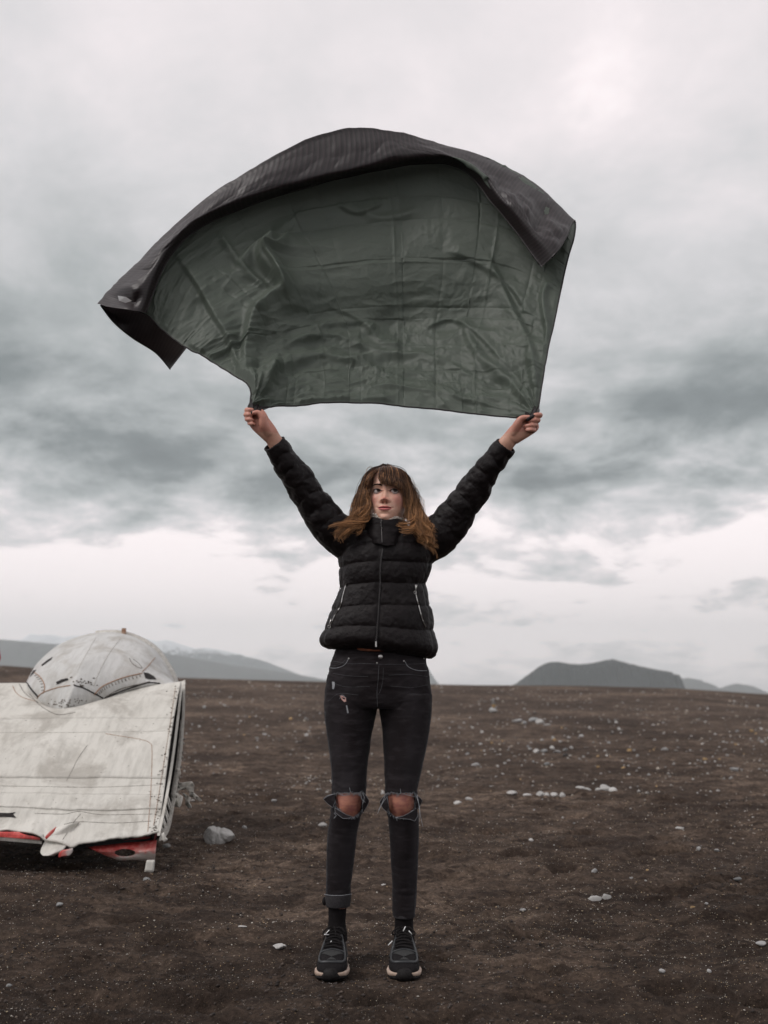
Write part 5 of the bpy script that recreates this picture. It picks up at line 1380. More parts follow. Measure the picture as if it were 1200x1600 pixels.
wl('panel_seam', [(46, 1084), (60, 1100), (78, 1112), (94, 1117), (118, 1113)], .0022, M_seamd, 40)
# rivets and chipped paint along the right edge
rv = MB()
for k in range(58):
    f_ = k / 57; p = surf(WBV, 279 - 35 * f_ - 4, 1072 + 225 * f_, .001); rv.ball(p, .0026, 4)
o_ = obj('rivets', rv.mesh('rivets', [M_seamd]), wreck); o_['kind'] = 'stuff'
ch = MB()
for k in range(85):
    f_ = rnd.random(); p = surf(WBV, 281 - 34 * f_ - abs(rnd.gauss(0, 6)) - 2, 1072 + 228 * f_, .0012)
    ch.ball(p, (rnd.uniform(.002, .008), rnd.uniform(.003, .006), rnd.uniform(.001, .003)), 4)
for k in range(34):
    p = surf(WBV, rnd.uniform(5, 240), rnd.uniform(1120, 1300), .0002); ch.ball(p, (rnd.uniform(.002, .005), .002, rnd.uniform(.001, .002)), 4)
o_ = obj('paint_chips', ch.mesh('paint_chips', [M_chip]), wreck); o_['kind'] = 'stuff'
# domed engine cover
a0 = catmull(np.array([(41, 1068), (46, 1078), (58, 1092), (72, 1104), (86, 1112), (100, 1115), (118, 1111), (142, 1101), (170, 1089), (205, 1078), (240, 1071), (272, 1067)], float), 90)
a1 = catmull(np.array([(40, 1070), (46, 1056), (60, 1034), (88, 1010), (118, 996), (150, 988.5), (184, 988), (214, 997), (240, 1013), (258, 1036), (268, 1054), (273, 1068)], float), 90)
Y0 = np.interp(np.linspace(0, 1, 90), [0, .2, .45, .7, 1], [6.25, 6.02, 5.88, 6.02, 6.25])
dome = []
for ph in np.linspace(0, np.pi / 2, 44):
    q = math.sin(ph) ** .92; pxy = a0 * (1 - q) + a1 * q; Yk = Y0 + (6.95 - Y0) * (1 - math.cos(ph))
    dome.append([W(p[0], p[1], y) for p, y in zip(pxy, Yk)])
dome = np.array(dome)
ctr_ = W(157, 1075, 6.95)
back = [dome[-1] + [0, .03, 0], ctr_ + (dome[-1] - ctr_) * .97 + [0, .07, 0], ctr_ + (dome[-1] - ctr_) * .8 + [0, .12, 0], ctr_ + (dome[-1] - ctr_) * .4 + [0, .14, 0]]
dome = np.concatenate([dome, np.array(back)])
for i in range(len(dome)):
    P = dome[i]; dome[i] = P + np.array([0, -.4, .9]) * (.010 * fbm(P, 2.4, 3, 520))[:, None]
dm_me = mesh_from('engine_dome', dome.reshape(-1, 3), grid_faces(len(dome), 90)[:, ::-1], [M_dome]); dm = obj('engine_dome', dm_me, wreck)
DBV = bvh_of(dm_me)
def dl(nm, pts, r, m_, n=40): return obj(nm, MB().tube(surf_line(DBV, pts, n, .001, 6.3), r, 5).mesh(nm, [m_]), dm)
dl('dome_seam', [(58, 1091), (66, 1083), (88, 1075), (110, 1071)], .0034, M_rust)
dl('dome_seam', [(116, 1071), (130, 1075), (146, 1083), (161, 1091)], .0042, M_dark)
dl('dome_seam', [(147, 1086), (158, 1074), (176, 1065), (196, 1058), (222, 1052)], .0038, M_rust)
dl('dome_seam', [(163, 1091), (184, 1082), (210, 1073), (232, 1067), (250, 1068)], .0042, M_dark)
dl('dome_seam', [(166, 1088), (190, 1076), (214, 1070), (234, 1065)], .0035, M_seamd)
dl('dome_seam', [(54, 1051), (62, 1057), (68, 1066), (70, 1076), (67, 1084)], .0034, M_rust)
dl('dome_seam', [(41, 1066), (50, 1078), (60, 1089)], .0055, M_dark)
dl('dome_seam', [(188, 998), (170, 1022), (155, 1050), (146, 1072)], .0016, M_edge)
dl('dome_seam', [(150, 996), (134, 1024), (120, 1050)], .0016, M_edge)
dl('dome_seam', [(242, 1028), (232, 1040), (222, 1050)], .0025, M_rust)
dl('dome_seam', [(202, 1028), (206, 1036), (214, 1042), (222, 1044), (216, 1036), (208, 1030)], .0018, M_seamd)
for k in range(16):
    f_ = k / 15; p = catmull(np.array([(152, 1083), (166, 1072), (190, 1062), (218, 1054)], float), 16)[k]
    dl('stitch', [(p[0], p[1]), (p[0] + 1.5, p[1] + 4)], .0028, M_seamd, 4)
for k in range(7):
    p = catmull(np.array([(58, 1055), (66, 1064), (69, 1078)], float), 7)[k]; dl('stitch', [(p[0], p[1]), (p[0] - 4, p[1] + 1)], .0026, M_seamd, 4)
def dpatch(nm, pts, m_=None, bvh=None, par=None, lift=.003):  # dark patch laid on the surface in place of a hole's shade
    A_ = np.array([surf(bvh or DBV, p[0], p[1], lift, 99.) for p in pts]); A_ = A_[A_[:, 1] < 12]; n = len(A_)
    mb = MB().add(np.concatenate([A_, A_ + [0, .006, 0]]), [list(range(n))] + [[i, n + i, n + (i + 1) % n, (i + 1) % n] for i in range(n)])
    return obj(nm, mb.mesh(nm, [m_ or M_dark], False), par or dm)
dpatch('slot_shade', [(65, 1039), (74, 1032), (82, 1027), (80, 1031), (72, 1037), (66, 1041)])
dpatch('slot_shade', [(88, 1066), (96, 1062), (106, 1060), (107, 1063), (98, 1066), (89, 1070)])
dpatch('slot_shade', [(46, 1055), (52, 1048), (57, 1047), (52, 1053), (47, 1058)])
dpatch('slot_shade', [(224, 1051), (231, 1052), (240, 1057), (244, 1062), (234, 1062), (227, 1060)])
ch = MB()
for k in range(38):
    p = surf(DBV, rnd.gauss(108, 12), rnd.gauss(1098, 4), .0005, 5.95); ch.ball(p, (rnd.uniform(.003, .010), .002, rnd.uniform(.002, .005)), 4)
for k in range(24):
    p = surf(DBV, rnd.gauss(132, 9), rnd.gauss(1066, 4), .001, 6.1); ch.ball(p, (rnd.uniform(.003, .009), .004, rnd.uniform(.003, .006)), 4)
o_ = obj('paint_chips', ch.mesh('paint_chips', [M_chip]), dm); o_['kind'] = 'stuff'
rim = catmull(np.array([(150, 987.5, 6.93), (184, 987, 6.93), (215, 996.5, 6.93), (241, 1012.5, 6.92), (259, 1036, 6.9), (269, 1054, 6.88), (274, 1069, 6.85)]), 60)
RW = np.array([W(*p) for p in rim])
cR = W(157, 1080, 6.9); dR = RW - cR; dR /= np.linalg.norm(dR, axis=1)[:, None]
R3 = np.stack([RW - dR * .012 + [0, -.02, 0], RW + dR * .010 + [0, -.012, 0], RW + dR * .014 + [0, .06, 0], RW - dR * .012 + [0, .06, 0], RW - dR * .035 + [0, -.012, 0]], 1)
obj('dome_rim', MB().loft(R3).mesh('dome_rim', [M_edge]), dm)
obj('bracket', MB().box(W(193.5, 988, 6.9), np.eye(3), (.012, .014, .028)).mesh('bracket', [M_rust], False), dm)
# open right end: dark sheet painted as the cavity's shade, flanges and rungs
re_ = np.array([W(283, 1067, 6.2), W(276, 1130, 5.83), W(268, 1190, 5.52), W(258, 1250, 5.23), W(247, 1302, 5.0)])
fl_ = np.array([W(287, 1068, 6.30), W(286, 1125, 5.98), W(282, 1180, 5.72), W(273, 1240, 5.42), W(263, 1290, 5.17), W(252, 1306, 5.03)])
r1 = catmull(re_, 40); r2 = catmull(fl_, 40)
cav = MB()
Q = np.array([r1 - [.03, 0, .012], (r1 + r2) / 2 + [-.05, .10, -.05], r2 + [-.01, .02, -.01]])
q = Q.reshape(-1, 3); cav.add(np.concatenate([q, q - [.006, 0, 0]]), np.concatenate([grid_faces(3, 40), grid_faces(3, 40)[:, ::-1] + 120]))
obj('end_shade', cav.mesh('end_shade', [M_dark]), wreck)
def strip(nm, P, w1, w2, m_, par=None):
    P = np.asarray(P); R3 = np.stack([P - np.array(w1) - np.array(w2), P + np.array(w1) - np.array(w2), P + np.array(w1) + np.array(w2), P - np.array(w1) + np.array(w2)], 1)
    return obj(nm, MB().loft(R3).mesh(nm, [m_], False), par or wreck)
strip('end_flange', r2, (.008, 0, .003), (0, .004, .02), M_edge)
strip('end_flange', r1 + [.004, 0, 0], (.007, 0, 0), (0, .004, .010), M_wing)
strip('inner_rail', catmull((re_[1:4] * .45 + fl_[[1, 2, 3]] * .55), 24) + [0, .03, 0], (.004, 0, 0), (0, .004, .008), M_seamd)
for k in range(7):
    f_ = k / 6; a_ = r1[int(27 + 9 * f_)]; b_ = r2[int(27 + 9 * f_)]
    obj('rung', MB().tube(np.array([a_ + [0, 0, -.01], b_]), .006, 5).mesh('rung', [M_edge]), wreck)
for k in range(9):
    p = r2[int(12 + 1.6 * k)]; obj('lug', MB().ball(p + [.012, -.01, 0], (.008, .008, .009), 5).mesh('lug', [M_seamd]), wreck)
# underside, coloured near-black for the shade inside
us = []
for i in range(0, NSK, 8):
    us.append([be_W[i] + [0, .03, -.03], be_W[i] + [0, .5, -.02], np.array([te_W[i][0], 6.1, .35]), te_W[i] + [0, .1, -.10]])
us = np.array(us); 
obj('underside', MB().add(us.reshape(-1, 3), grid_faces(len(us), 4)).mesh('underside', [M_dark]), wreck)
# torn red rib below the edge, with its lightening hole and foot
def plate(nm, out, Yf, m_, hole=None, tint_=None, th=.008, par=None):
    """flat torn sheet given by its outline; depth from Yf(px, py)"""
    O = np.array(out, float); n = len(O)
    if hole is not None:
        a_ = np.linspace(0, 2 * np.pi, n, endpoint=False)
        c_ = np.array(hole[:2]); an = np.arctan2(O[:, 1] - c_[1], O[:, 0] - c_[0])
        H = np.stack([c_[0] + hole[2] * np.cos(an), c_[1] + hole[3] * np.sin(an)], -1)
        P2 = np.concatenate([O, (O + H) / 2, H]); Fc = grid_faces(3, n, True).tolist()
    else:
        c_ = O.mean(0); P2 = np.concatenate([O, O * .5 + c_ * .5, [c_]]); Fc = grid_faces(2, n, True).tolist() + [[n + i, n + (i + 1) % n, 2 * n] for i in range(n)]
    V = np.array([W(p[0], p[1], Yf(p[0], p[1])) for p in P2]); m__ = len(V)
    Fb = [[i + m__ for i in f[::-1]] for f in Fc]; sd = [[i, i + m__, (i + 1) % n + m__, (i + 1) % n] for i in range(n)]
    if hole is not None: sd += [[2 * n + (i + 1) % n, 2 * n + (i + 1) % n + m__, 2 * n + i + m__, 2 * n + i] for i in range(n)]
    tv_ = np.ones(m__) if tint_ is None else np.array([tint_(p[0], p[1]) for p in P2])
    mb = MB().add(np.concatenate([V, V + [0, th, 0]]), Fc + Fb + sd, np.concatenate([tv_, tv_])[:, None] * np.ones(3))
    return obj(nm, mb.mesh(nm, [m_], True, 'tint'), par or wreck)
def dense(poly, n=64):
    P = np.array(poly + [poly[0]], float); s = np.concatenate([[0], np.cumsum(np.linalg.norm(np.diff(P, axis=0), axis=1))]); t = np.linspace(0, s[-1], n, endpoint=False)
    return np.stack([np.interp(t, s, P[:, 0]), np.interp(t, s, P[:, 1])], -1)
plate('red_rib', dense([(134, 1322), (150, 1319), (175, 1317), (205, 1311), (230, 1306), (245, 1302), (244, 1318), (241, 1345), (228, 1344.5), (207, 1344), (186, 1344.5), (165, 1337), (148, 1329)]), lambda x, y: 5.03 + .004 * abs(y - 1330), M_red, (195, 1332.5, 16.5, 6), lambda x, y: np.interp(y + (x - 190) * .14, [1314, 1322, 1332, 1342], [.2, .42, .55, .85]))
plate('foot_plate', dense([(229, 1344), (241.5, 1344), (239.5, 1363), (225.5, 1362.5)], 24), lambda x, y: 5.025, M_wing, None, None, .012)
plate('red_lip', dense([(-120, 1297), (0, 1300), (30, 1300), (36, 1304), (48, 1306), (62, 1309), (64, 1313), (40, 1311), (0, 1308), (-120, 1305)]), lambda x, y: 4.985, M_red, None, lambda x, y: .40 if x < 40 else .2)
strip('lower_rail', np.array([W(-200, 1306, 5.06), W(0, 1309.5, 5.03), (W(66, 1315, 5.02))]), (0, 0, .006), (0, .008, .004), M_edge)
dpatch('tear_shade', [(-10, 1270.5), (14, 1271), (24, 1269.5), (20, 1273), (25, 1278), (10, 1277), (-10, 1276)], M_dark, WBV, wreck)
dpatch('tear_shade', [(35, 1303.5), (44, 1303), (66, 1305), (68, 1309), (50, 1309), (38, 1306)], M_dark, WBV, wreck, .004)
# torn, downward curled flap
le_ = catmull(np.array([(87.5, 1292), (80, 1300), (72, 1311), (65, 1324), (63, 1332), (67, 1337)], float), 26)
rg_ = catmull(np.array([(124, 1284), (116, 1296), (109, 1308), (104, 1320), (96, 1330), (84, 1337)], float), 26)
fv = []
for k in range(26):
    f_ = k / 25; row = []
    for s in np.linspace(0, 1, 20):
        p = le_[k] * (1 - s) + rg_[k] * s
        row.append(W(p[0], p[1], 5.07 - .145 * f_ - .015 * math.sin(s * 3.1) - .015 * math.sin(f_ * 7 + s * 3)))
    fv.append(row)
fv = np.array(fv); q = fv.reshape(-1, 3); n = len(q)
bd = np.concatenate([np.arange(20), np.arange(1, 26) * 20 + 19, 25 * 20 + np.arange(18, -1, -1), np.arange(24, 0, -1) * 20])
torn = obj('torn_skin', MB().add(np.concatenate([q, q + [0, .008, -.003]]), np.concatenate([grid_faces(26, 20)[:, ::-1], grid_faces(26, 20) + n, np.stack([bd, np.roll(bd, -1), np.roll(bd, -1) + n, bd + n], -1)])).mesh('torn_skin', [M_wing]), wreck)
plate('red_curl', dense([(88, 1291.5), (84, 1300), (76, 1308), (72, 1312), (70, 1308), (77, 1300), (86, 1293)], 24), lambda x, y: 4.925, M_red, None, lambda x, y: .45, .006, torn)
plate('red_curl', dense([(92, 1333), (96, 1329), (104, 1328), (112, 1326), (112, 1332), (108, 1337), (98, 1338), (91, 1340)], 24), lambda x, y: 4.90 + .002 * (x - 100), M_red, None, lambda x, y: .45 + .03 * (x - 96), .02, torn)
# bent scraps sticking out behind the right end
for pl, yy in (([(271, 1225), (286, 1223), (299, 1221), (303, 1227), (302, 1240), (296, 1241), (294, 1232), (276, 1236)], 5.55), ([(268, 1240), (276, 1239), (285, 1245), (283, 1256), (280, 1263), (268, 1256)], 5.45),
               ([(295, 1237), (302, 1239), (309, 1245), (315, 1251), (312, 1253), (303, 1247), (296, 1244)], 5.52), ([(284, 1239), (292, 1243), (298, 1247), (295, 1254), (299, 1262), (294, 1263), (289, 1256), (290, 1249)], 5.58),
               ([(276, 1200), (281, 1203), (282, 1210), (277, 1216), (273, 1213), (278, 1209)], 5.6)):
    plate('bent_scrap', dense(pl, 30), lambda x, y, yy=yy: yy + .004 * (x - 285) + .05 * math.sin(x * .35 + y * .2), M_wing, None, None, .015)
for pl in ([(252, 1303), (256, 1300), (258, 1308), (262, 1312), (256, 1316), (253, 1311)],):
    plate('bent_scrap', dense(pl, 20), lambda x, y: 5.0, M_wing, None, None, .01)

# ============================================================ stones
def rock_mesh(seed, flat=.7, sub=3, am=.32, chops=9):
    bm = bmesh.new(); bmesh.ops.create_icosphere(bm, subdivisions=sub, radius=1)
    V = np.array([v.co[:] for v in bm.verts])
    rg = np.random.default_rng(seed)
    # chop with planes for facets, then roughen
    for _ in range(chops):
        n = rg.normal(size=3); n /= np.linalg.norm(n); d = rg.uniform(.55, .85); k = V @ n; V = V - np.outer(np.clip(k - d, 0, None) * .9, n)
    V *= (1 + am * fbm(V, .9, 3, seed * 3 + 600))[:, None] * np.array([1, rg.uniform(.65, .9), flat])
    V += .03 * np.stack([fbm(V, 3.5, 2, seed + 700)] * 3, 1)
    V /= np.abs(V[:, 0]).max()
    for v, c in zip(bm.verts, V): v.co = c
    me = bpy.data.meshes.new('stone'); bm.to_mesh(me); bm.free()
    me.polygons.foreach_set('use_smooth', np.ones(len(me.polygons), dtype=bool)); return me
def stone_mat(name, c1, c2):
    def f(t, b, out):
        o = OC(t); i = t.new('ShaderNodeObjectInfo').outputs['Random']
        n = t.noise(o, 1.6, 6, .65); n2 = t.noise(o, 9, 5, .7)
        c = t.mix(t.ramp(n, [(.3, 0.), (.7, 1.)]), c1, c2); c = t.mix(t.ramp(n2, [(.55, 0.), (.75, .6)]), c, tuple(x * .35 for x in c1))
        c = t.mix(1., c, t.ramp(i, [(0, .72), (1, 1.15)]), 'MULTIPLY')
        t.put(b.inputs['Base Color'], c); b.inputs['Roughness'].default_value = .9; b.inputs['Specular IOR Level'].default_value = .3
        bump(t, b, t.m('ADD', n2, n), .5, .1)
    return mat(name, f)
SM = {'w': stone_mat('white_stone', (.56, .54, .52), (.72, .71, .69)), 'g': stone_mat('grey_stone', (.26, .265, .265), (.38, .38, .375)),
      'd': stone_mat('dark_stone', (.05, .045, .043), (.10, .09, .085)), 'y': stone_mat('ochre_stone', (.46, .29, .13), (.55, .40, .22)), 'l': stone_mat('pale_stone', (.38, .375, .37), (.52, .51, .50))}
BASE = {}
for m_ in SM:
    for k in range(4 if m_ in 'wlg' else 2):
        r_ = rock_mesh(31 * k + ord(m_), [.62, .75, .5, .85][k], 3 if m_ in 'wl' and k < 2 else 2); r_.materials.append(SM[m_]); BASE[(m_, k)] = r_
def stone(px, py, wpx, hpx, m_='l', label=None, group=None, k=None, name='stone', z=None):
    """a stone whose foot stands at this place of the photograph"""
    g = ground_at(px, py + hpx * .35)
    if g is None: return None
    sc = wpx / 2 * g[1] / ray(px, py)[1]
    k = rnd.randrange(sum(1 for q in BASE if q[0] == m_)) if k is None else k
    o = bpy.data.objects.new(name, BASE[(m_, k)]); COL.objects.link(o)
    asp = min(1.6, max(.35, hpx / max(wpx, 1)))
    o.scale = (sc, sc * rnd.uniform(.8, 1.1), sc * asp * 1.5)
    o.rotation_euler = (rnd.uniform(-.2, .2), rnd.uniform(-.2, .2), rnd.uniform(-.5, .5) if wpx > 9 else rnd.uniform(0, 6.28))
    o.location = (g[0], g[1], (g[2] if z is None else z) + sc * asp * .42)
    tag(o, label or 'small pale stone scattered loose over the dark sand slope', 'stone', group if label is None or group else None)
    if label is None: o['group'] = group or 'loose stones on the dark sand'
    return o
# the boulder beside the wreck
bme = rock_mesh(77, .70, 5, .14, 3); bme.materials.append(stone_mat('grooved_grey_stone', (.50, .485, .465), (.66, .645, .62)))
V = get_V(bme); N = get_N(bme)
ux = V[:, 0] + .35 * V[:, 2]
V -= N * (.09 * g2(ux - .28 + .12 * np.sin(V[:, 2] * 4), .09) + .06 * g2(ux + .12 - .1 * np.sin(V[:, 2] * 5), .07) + .03 * np.abs(fbm(V, 3.5, 4, 720)))[:, None]
V[:, 2] *= 1 - .30 * sst(.2, 1., V[:, 0])
set_V(bme, V)
g = ground_at(341, 1320); sc = 25.5 * g[1] / ray(341, 1310)[1]
o = bpy.data.objects.new('boulder', bme); COL.objects.link(o); o.location = (g[0], g[1] + .03, g[2] + sc * .42); o.scale = (sc, sc * .8, sc * .98); o.rotation_euler = (0, .12, 0)
tag(o, 'large rounded grey boulder with grooves on the sand just right of the wing', 'boulder')
# stones one can pick out
for a in [(260, 1326, 12, 8, 'l', 'small grey-white stone between the red torn rib and the boulder'), (228, 1372, 13, 9, 'g', 'grey stone in the sand under the foot of the red rib'),
          (92, 1418, 15, 8, 'g', 'flat grey stone in front of the curled wing flap, bottom left'), (14, 1537, 11, 8, 'g', 'grey stone nearest the lower left corner of the picture'),
          (436, 1480, 24, 6, 'w', 'flat white sliver of stone left of the left shoe'), (379, 1454, 15, 3.5, 'w', 'thin white chip lying further back than the flat sliver'),
          (504, 1290, 16, 7, 'w', 'white stone just left of the left torn knee, behind the legs'), (600, 1378, 12, 6, 'w', 'small white stone seen between the two shins'),
          (598, 1239, 8, 8, 'w', 'round white stone seen between the knees'), (381, 1287, 11, 8, 'l', 'pale stone on the sand above and right of the boulder'),
          (428, 1252, 9, 6, 'l', 'pale stone halfway between boulder and left thigh'), (931, 1408, 25, 11, 'w', 'larger of two bright white stones lying together on the right'),
          (949, 1401, 17, 16, 'w', 'upright smaller stone of the bright white pair on the right'), (1190, 1478, 20, 8, 'l', 'pale flat stone cut by the right edge of the picture'),
          (862, 1517, 14, 5, 'l', 'flat pale stone in the foreground right of the right shoe'), (1034, 1519, 11, 8, 'l', 'rounded pale stone in the right foreground, left of its small neighbour'),
          (1108, 1520, 8, 8, 'l', 'small rounded stone in the lower right foreground'), (1153, 1379, 13, 5, 'g', 'flat grey stone near the right edge, halfway up the sand'),
          (1063, 1296, 15, 5, 'w', 'flat white stone alone on the upper right sand'), (1148, 1202, 15, 8, 'l', 'broad pale stone near the right edge of the upper slope'),
          (743, 1193, 15, 7, 'l', 'pale stone alone on the slope below the cairn'), (854, 1194, 11, 7, 'g', 'grey rounded stone below the ragged row of stones'),
          (984, 1173, 8, 7, 'y', 'small orange stone on the upper slope'), (1101, 1184, 9, 6, 'y', 'ochre yellow stone on the upper right slope'),
          (1092, 1331, 9, 9, 'l', 'upright pale stone right of the flat white stone'), (1120, 1333, 9, 6, 'l', 'pale stone furthest right of the small trio of stones'),
          (817, 1425, 10, 5, 'l', 'small flat pale stone right of the right ankle'), (929, 1366, 10, 7, 'l', 'pale stone directly behind the bright white pair'),
          (986, 1371, 8, 5, 'l', 'small pale stone behind and right of the bright white pair'), (1083, 1419, 10, 5, 'y', 'yellowish flat stone right of the bright white pair'),
          (1104, 1421, 7, 5, 'l', 'pale pebble just right of the yellowish flat stone'), (830, 1314, 10, 5, 'w', 'white stone below the line of white stones'),
          (1038, 1171, 14, 7, 'l', 'broad pale stone below the right half of the flat-topped hill')]:
    stone(*a[:5], label=a[5])
# cairn: a stack of four
zc = None
for i, (px, py, w_, h_, m_, lb) in enumerate([(771.5, 1110, 15, 9, 'l', 'bottom stone of the little cairn'), (770.5, 1103, 9, 6, 'y', 'second stone up in the little cairn'),
                                 (772, 1097.5, 8, 5, 'g', 'third stone up in the little cairn'), (771.5, 1092, 6, 5, 'l', 'top stone of the little cairn')]):
    if i == 0: g = ground_at(px, py + 4); zc = g[2]
    sc = w_ / 2 * g[1] / ray(px, py)[1]; hh_ = h_ / 2 * g[1] / ray(px, py)[1]
    o = bpy.data.objects.new('stone', BASE[(m_, 1 if (m_, 1) in BASE else 0)]); COL.objects.link(o)
    o.location = (g[0] + rnd.uniform(-.01, .01), g[1], zc + hh_ * .9); o.scale = (sc, sc * .8, hh_ * 1.35); zc += hh_ * 1.75
    o.rotation_euler = (0, rnd.uniform(-.1, .1), rnd.uniform(0, 3)); tag(o, lb + ' on the far slope', 'stone', 'stones of the cairn')
def cluster(lst, label, group):
    cn = {'w': 'white', 'l': 'pale', 'g': 'grey', 'd': 'dark', 'y': 'ochre'}
    for i, (px, py, w_, h_, m_) in enumerate(lst):
        q = ['leftmost', 'second', 'third', 'fourth', 'fifth', 'sixth', 'seventh', 'eighth', 'ninth'][i] if i < len(lst) - 1 else 'rightmost'
        stone(px, py, w_, h_, m_, q + ' stone' + (' from the left' if 0 < i < len(lst) - 1 else '') + ', ' + cn[m_] + ', in the ' + label, group)
cluster([(715, 1250, 13, 6, 'w'), (733, 1247, 12, 8, 'w'), (800, 1241, 17, 7, 'w'), (824, 1244, 15, 7, 'w'), (836, 1245, 10, 7, 'd'), (845, 1242, 15, 10, 'w'), (854, 1243, 12, 9, 'w'), (866, 1244, 13, 7, 'w'), (879, 1244, 11, 9, 'w')],
        'long line of stones right of the knees', 'line of white stones right of the knees')
cluster([(907, 1235, 15, 7, 'w'), (918, 1233, 13, 9, 'w'), (935, 1236, 11, 8, 'w'), (947, 1234, 24, 12, 'w'), (958, 1238, 15, 8, 'w'), (943, 1229, 13, 7, 'w')],
        'heap past the right end of the line', 'heap of white stones')
cluster([(828, 1170, 9, 6, 'l'), (838, 1172, 10, 7, 'w'), (850, 1172, 11, 8, 'g'), (863, 1169, 10, 7, 'w'), (872, 1173, 11, 6, 'l'), (883, 1171, 10, 7, 'g'), (893, 1169, 8, 6, 'l'), (884, 1181, 11, 7, 'd')],
        'ragged row on the slope above the line', 'ragged row of stones')
cluster([(809, 1126, 19, 7, 'l'), (819, 1129, 10, 6, 'g'), (833, 1123, 17, 10, 'g'), (844, 1128, 15, 9, 'w'), (855, 1132, 12, 5, 'w')],
        'small heap right of the cairn', 'heap of stones near the horizon')
tot = 0
while tot < 190:
    r_ = rnd.random()
    if r_ < .62: px, py = rnd.uniform(660, 1198), rnd.gauss(1172, 26)
    elif r_ < .76: px, py = rnd.uniform(660, 1198), rnd.uniform(1200, 1330)
    elif r_ < .90: px, py = rnd.uniform(290, 505), rnd.gauss(1135, 22)
    else: px, py = rnd.uniform(250, 1198), rnd.uniform(1240, 1500)
    if py < 1096 or (500 < px < 680) or (px < 300 and py > 1200): continue
    s_ = rnd.choice([3, 3.5, 4, 4.5, 5, 6, 7]) * (1 if py < 1220 else .8)
    mm = rnd.choice('wwllllggdy' if py < 1220 else 'wwlly')
    below = "below the hill's left foot" if px < 850 else "below the hill's peak" if px < 1020 else "below the hill's right end"
    where = ('on the stony slope left of the legs' if px < 510 and py < 1200 else 'on the far slope ' + below if py < 1150
             else 'in the stony band ' + below if py < 1220 else 'on the sand ' + below if py < 1400 and px > 650
             else 'on the bare sand in the lower right' if px > 650 else 'on the bare sand left of the legs')
    lb = {'w': 'small white stone', 'l': 'small pale grey stone', 'g': 'small mid-grey stone', 'd': 'small dark stone', 'y': 'small ochre stone'}[mm] + ' ' + where
    o = stone(px, py, s_, s_ * rnd.uniform(.5, .8), mm, lb)
    if o is not None: o['group'] = 'loose ' + lb.split(' ', 1)[1].replace(' stone ', ' stones ', 1); tot += 1
# countless grit: one mesh
def grit(n, xr, yr_, rmin, rmax, seed, pal):
    rg = np.random.default_rng(seed)
    y = yr_[0] * (yr_[1] / yr_[0]) ** rg.random(n); x = rg.uniform(-1, 1, n) * (.46 * y + .4)
    dens = fbm(np.stack([x, y, 0 * x], -1), .8, 3, seed + 3)
    k = rg.random(n) < np.clip(.40 + 2.0 * dens, .05, 1); x, y = x[k], y[k]; n = len(x)
    z = np.empty(n); 
    z = gz(x, y)
    r = (rmin + (rmax - rmin) * rg.random(n) ** 3) * (1 + .13 * np.maximum(y - 3, 0))
    oct_ = np.array([[1, 0, 0], [-1, 0, 0], [0, 1, 0], [0, -1, 0], [0, 0, 1], [0, 0, -1]], float)
    Ff = np.array([[0, 2, 4], [2, 1, 4], [1, 3, 4], [3, 0, 4], [2, 0, 5], [1, 2, 5], [3, 1, 5], [0, 3, 5]])
    a = rg.uniform(0, 6.28, n); ca, sa = np.cos(a), np.sin(a)
    o = oct_[None] * (r[:, None, None] * rg.uniform(.6, 1.3, (n, 6, 1))) * np.array([1, 1, .7])
    X = o[..., 0] * ca[:, None] - o[..., 1] * sa[:, None]; Yy = o[..., 0] * sa[:, None] + o[..., 1] * ca[:, None]
    V = np.stack([X + x[:, None], Yy + y[:, None], o[..., 2] + (z + r * .25)[:, None]], -1).reshape(-1, 3)
    Fq = (Ff[None] + (np.arange(n) * 6)[:, None, None]).reshape(-1, 3)
    colr = np.array(pal)[rg.integers(0, len(pal), n)] * rg.uniform(.6, 1.1, (n, 1))
    return V, Fq, np.repeat(colr, 6, 0)
def grit_mat(t, b, out):
    a = t.new('ShaderNodeVertexColor', layer_name='tint').outputs[0]
    t.put(b.inputs['Base Color'], a); b.inputs['Roughness'].default_value = .8
M_grit = mat('grit', grit_mat)
DK = (.045, .034, .029); 
VA, FA, CA = grit(42000, 1, (2.0, 11), .0013, .0046, 5, [(.50, .40, .27), (.55, .50, .44), (.42, .30, .18), (.60, .56, .50), (.30, .24, .19), (.22, .17, .14), (.12, .09, .075)])
VB_, FB_, CB_ = grit(42000, 1, (1.9, 8), .002, .0075, 6, [DK, (.07, .052, .044), (.03, .022, .019), (.10, .075, .06)])
VC, FC, CC = grit(5200, 1, (8, 42), .0045, .013, 8, [(.45, .44, .42), (.38, .36, .34), (.42, .37, .31), (.25, .23, .21)])
VD, FD, CD = grit(60000, 1, (1.9, 6.5), .0009, .0024, 9, [(.50, .40, .26), (.58, .52, .44), (.44, .30, .16), (.60, .57, .52)])
VA = np.concatenate([VA, VD]); FA = np.concatenate([FA, FD + len(VA) - len(VD)]); CA = np.concatenate([CA, CD])
o1 = len(VA); o2 = o1 + len(VB_)
gr = obj('gravel', mesh_from('gravel', np.concatenate([VA, VB_, VC]), np.concatenate([FA, FB_ + o1, FC + o2]), [M_grit], False, None, {'tint': np.concatenate([CA, CB_, CC])}))
tag(gr, kind='stuff')

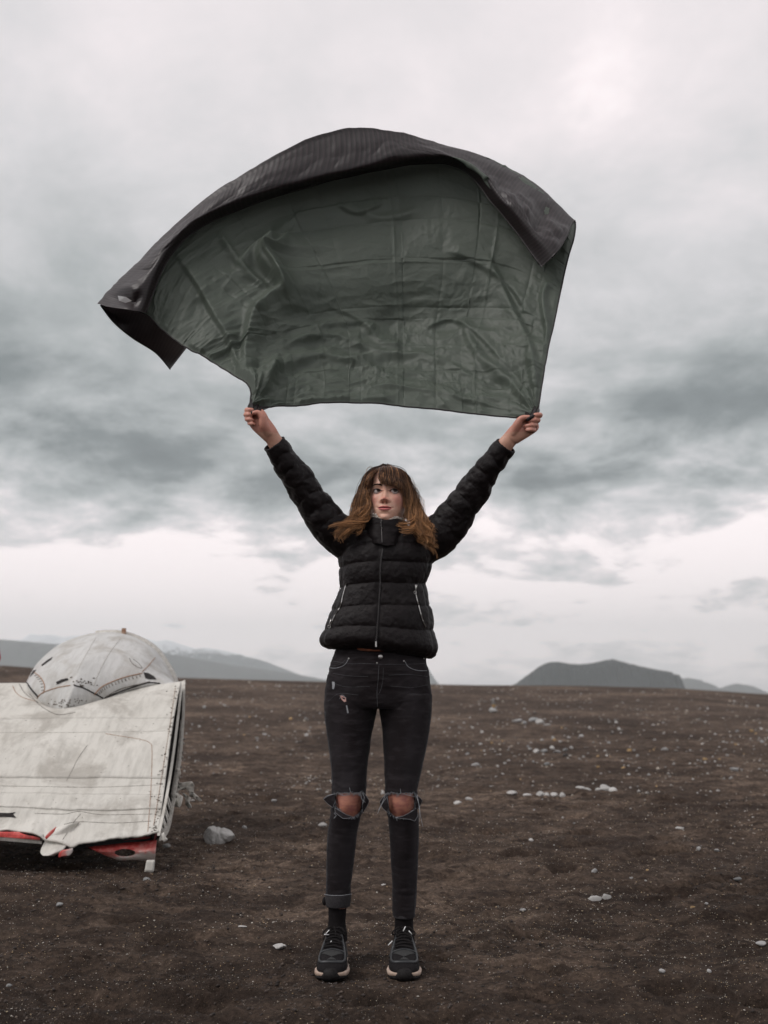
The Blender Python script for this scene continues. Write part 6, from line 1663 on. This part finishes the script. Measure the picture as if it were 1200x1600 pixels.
# ============================================================ someone in red standing beyond the wreck, nearly all outside the frame
pm = MB(); hx_, hy_ = -3.125, 7.42
gzz = float(gz([hx_], [hy_])[0])
def rg_(z, rx, ry, dx_=0, dy_=0, ns=28): return ring_h((hx_ + dx_, hy_ + dy_, gzz + z), rx, ry, ns, 2.1)
sc_ = (W(-10, 903, 7.4)[2] - gzz) / 1.70
S = lambda L_: np.array([rg_(z * sc_, rx, ry, dx_, dy_) for z, rx, ry, dx_, dy_ in L_])
pm.loft(S([(1.30, .06, .06, 0, .01), (1.44, .055, .06, 0, .01), (1.50, .060, .075, 0, 0), (1.57, .076, .092, 0, 0), (1.64, .074, .09, 0, 0), (1.69, .05, .06, 0, .01)]))
pm.loft(S([(.80, .15, .10, 0, 0), (1.0, .14, .10, 0, 0), (1.2, .17, .11, 0, 0), (1.36, .16, .09, 0, 0), (1.42, .08, .06, 0, 0)]))
for s in (-1, 1):
    pm.loft(S([(.05, .045, .05, s * .09, 0), (.25, .05, .055, s * .09, 0), (.48, .06, .06, s * .09, 0), (.84, .085, .09, s * .08, 0)]))
    pm.tube(np.array([[hx_ + s * .16, hy_, gzz + 1.36 * sc_], [hx_ + s * .22, hy_ + .02, gzz + 1.1 * sc_], [hx_ + s * .20, hy_ - .10, gzz + .88 * sc_]]), np.array([.055, .045, .03]), 14)
    pm.ball([hx_ + s * .195, hy_ - .13, gzz + .84 * sc_], (.035, .045, .05), 8)
me = remesh(pm, .011, 2); set_attr(me, 'tint', np.tile([.55, .32, .25], (len(me.vertices), 1))); finish(me, [M_skin], 'person')
p2 = obj('person', me, None, (hx_, hy_, gzz)); tag(p2, 'person in a red jacket standing behind the wreck, cut off by the left edge', 'person')
M_redj = simple('red_jacket_cloth', (.34, .03, .04), (.45, .05, .06), 30, .7, .3)
jm = MB(); jm.loft(S([(.86, .19, .135, 0, 0), (1.0, .175, .13, 0, 0), (1.2, .20, .135, 0, 0), (1.36, .19, .11, 0, 0), (1.43, .10, .08, 0, 0)]))
for s in (-1, 1): jm.tube(np.array([[hx_ + s * .15, hy_, gzz + 1.37 * sc_], [hx_ + s * .225, hy_ + .02, gzz + 1.1 * sc_], [hx_ + s * .205, hy_ - .09, gzz + .90 * sc_]]), np.array([.075, .065, .05]), 16)
me = remesh(jm, .012, 2); finish(me, [M_redj], 'jacket'); obj('jacket', me, p2)
jm = MB()
for s in (-1, 1): jm.loft(S([(.06, .065, .07, s * .09, 0), (.25, .065, .07, s * .09, 0), (.48, .075, .075, s * .09, 0), (.88, .10, .11, s * .08, 0)]))
me = remesh(jm, .012, 2); finish(me, [M_sock], 'trousers'); obj('trousers', me, p2)
hm = MB(); hm.loft(S([(1.40, .075, .04, 0, .085), (1.50, .085, .06, 0, .07), (1.60, .086, .075, 0, .05), (1.655, .082, .085, 0, .03), (1.69, .062, .08, 0, .012), (1.715, .03, .04, 0, .01)]), True, (.05, .028, .018))
obj('hair', hm.mesh('hair', [M_hair], True, 'tint'), p2)
for s in (-1, 1): obj('shoe', MB().ball([hx_ + s * .09, hy_ - .05, gzz + .04], (.05, .13, .045), 10).mesh('shoe', [M_upper]), p2)
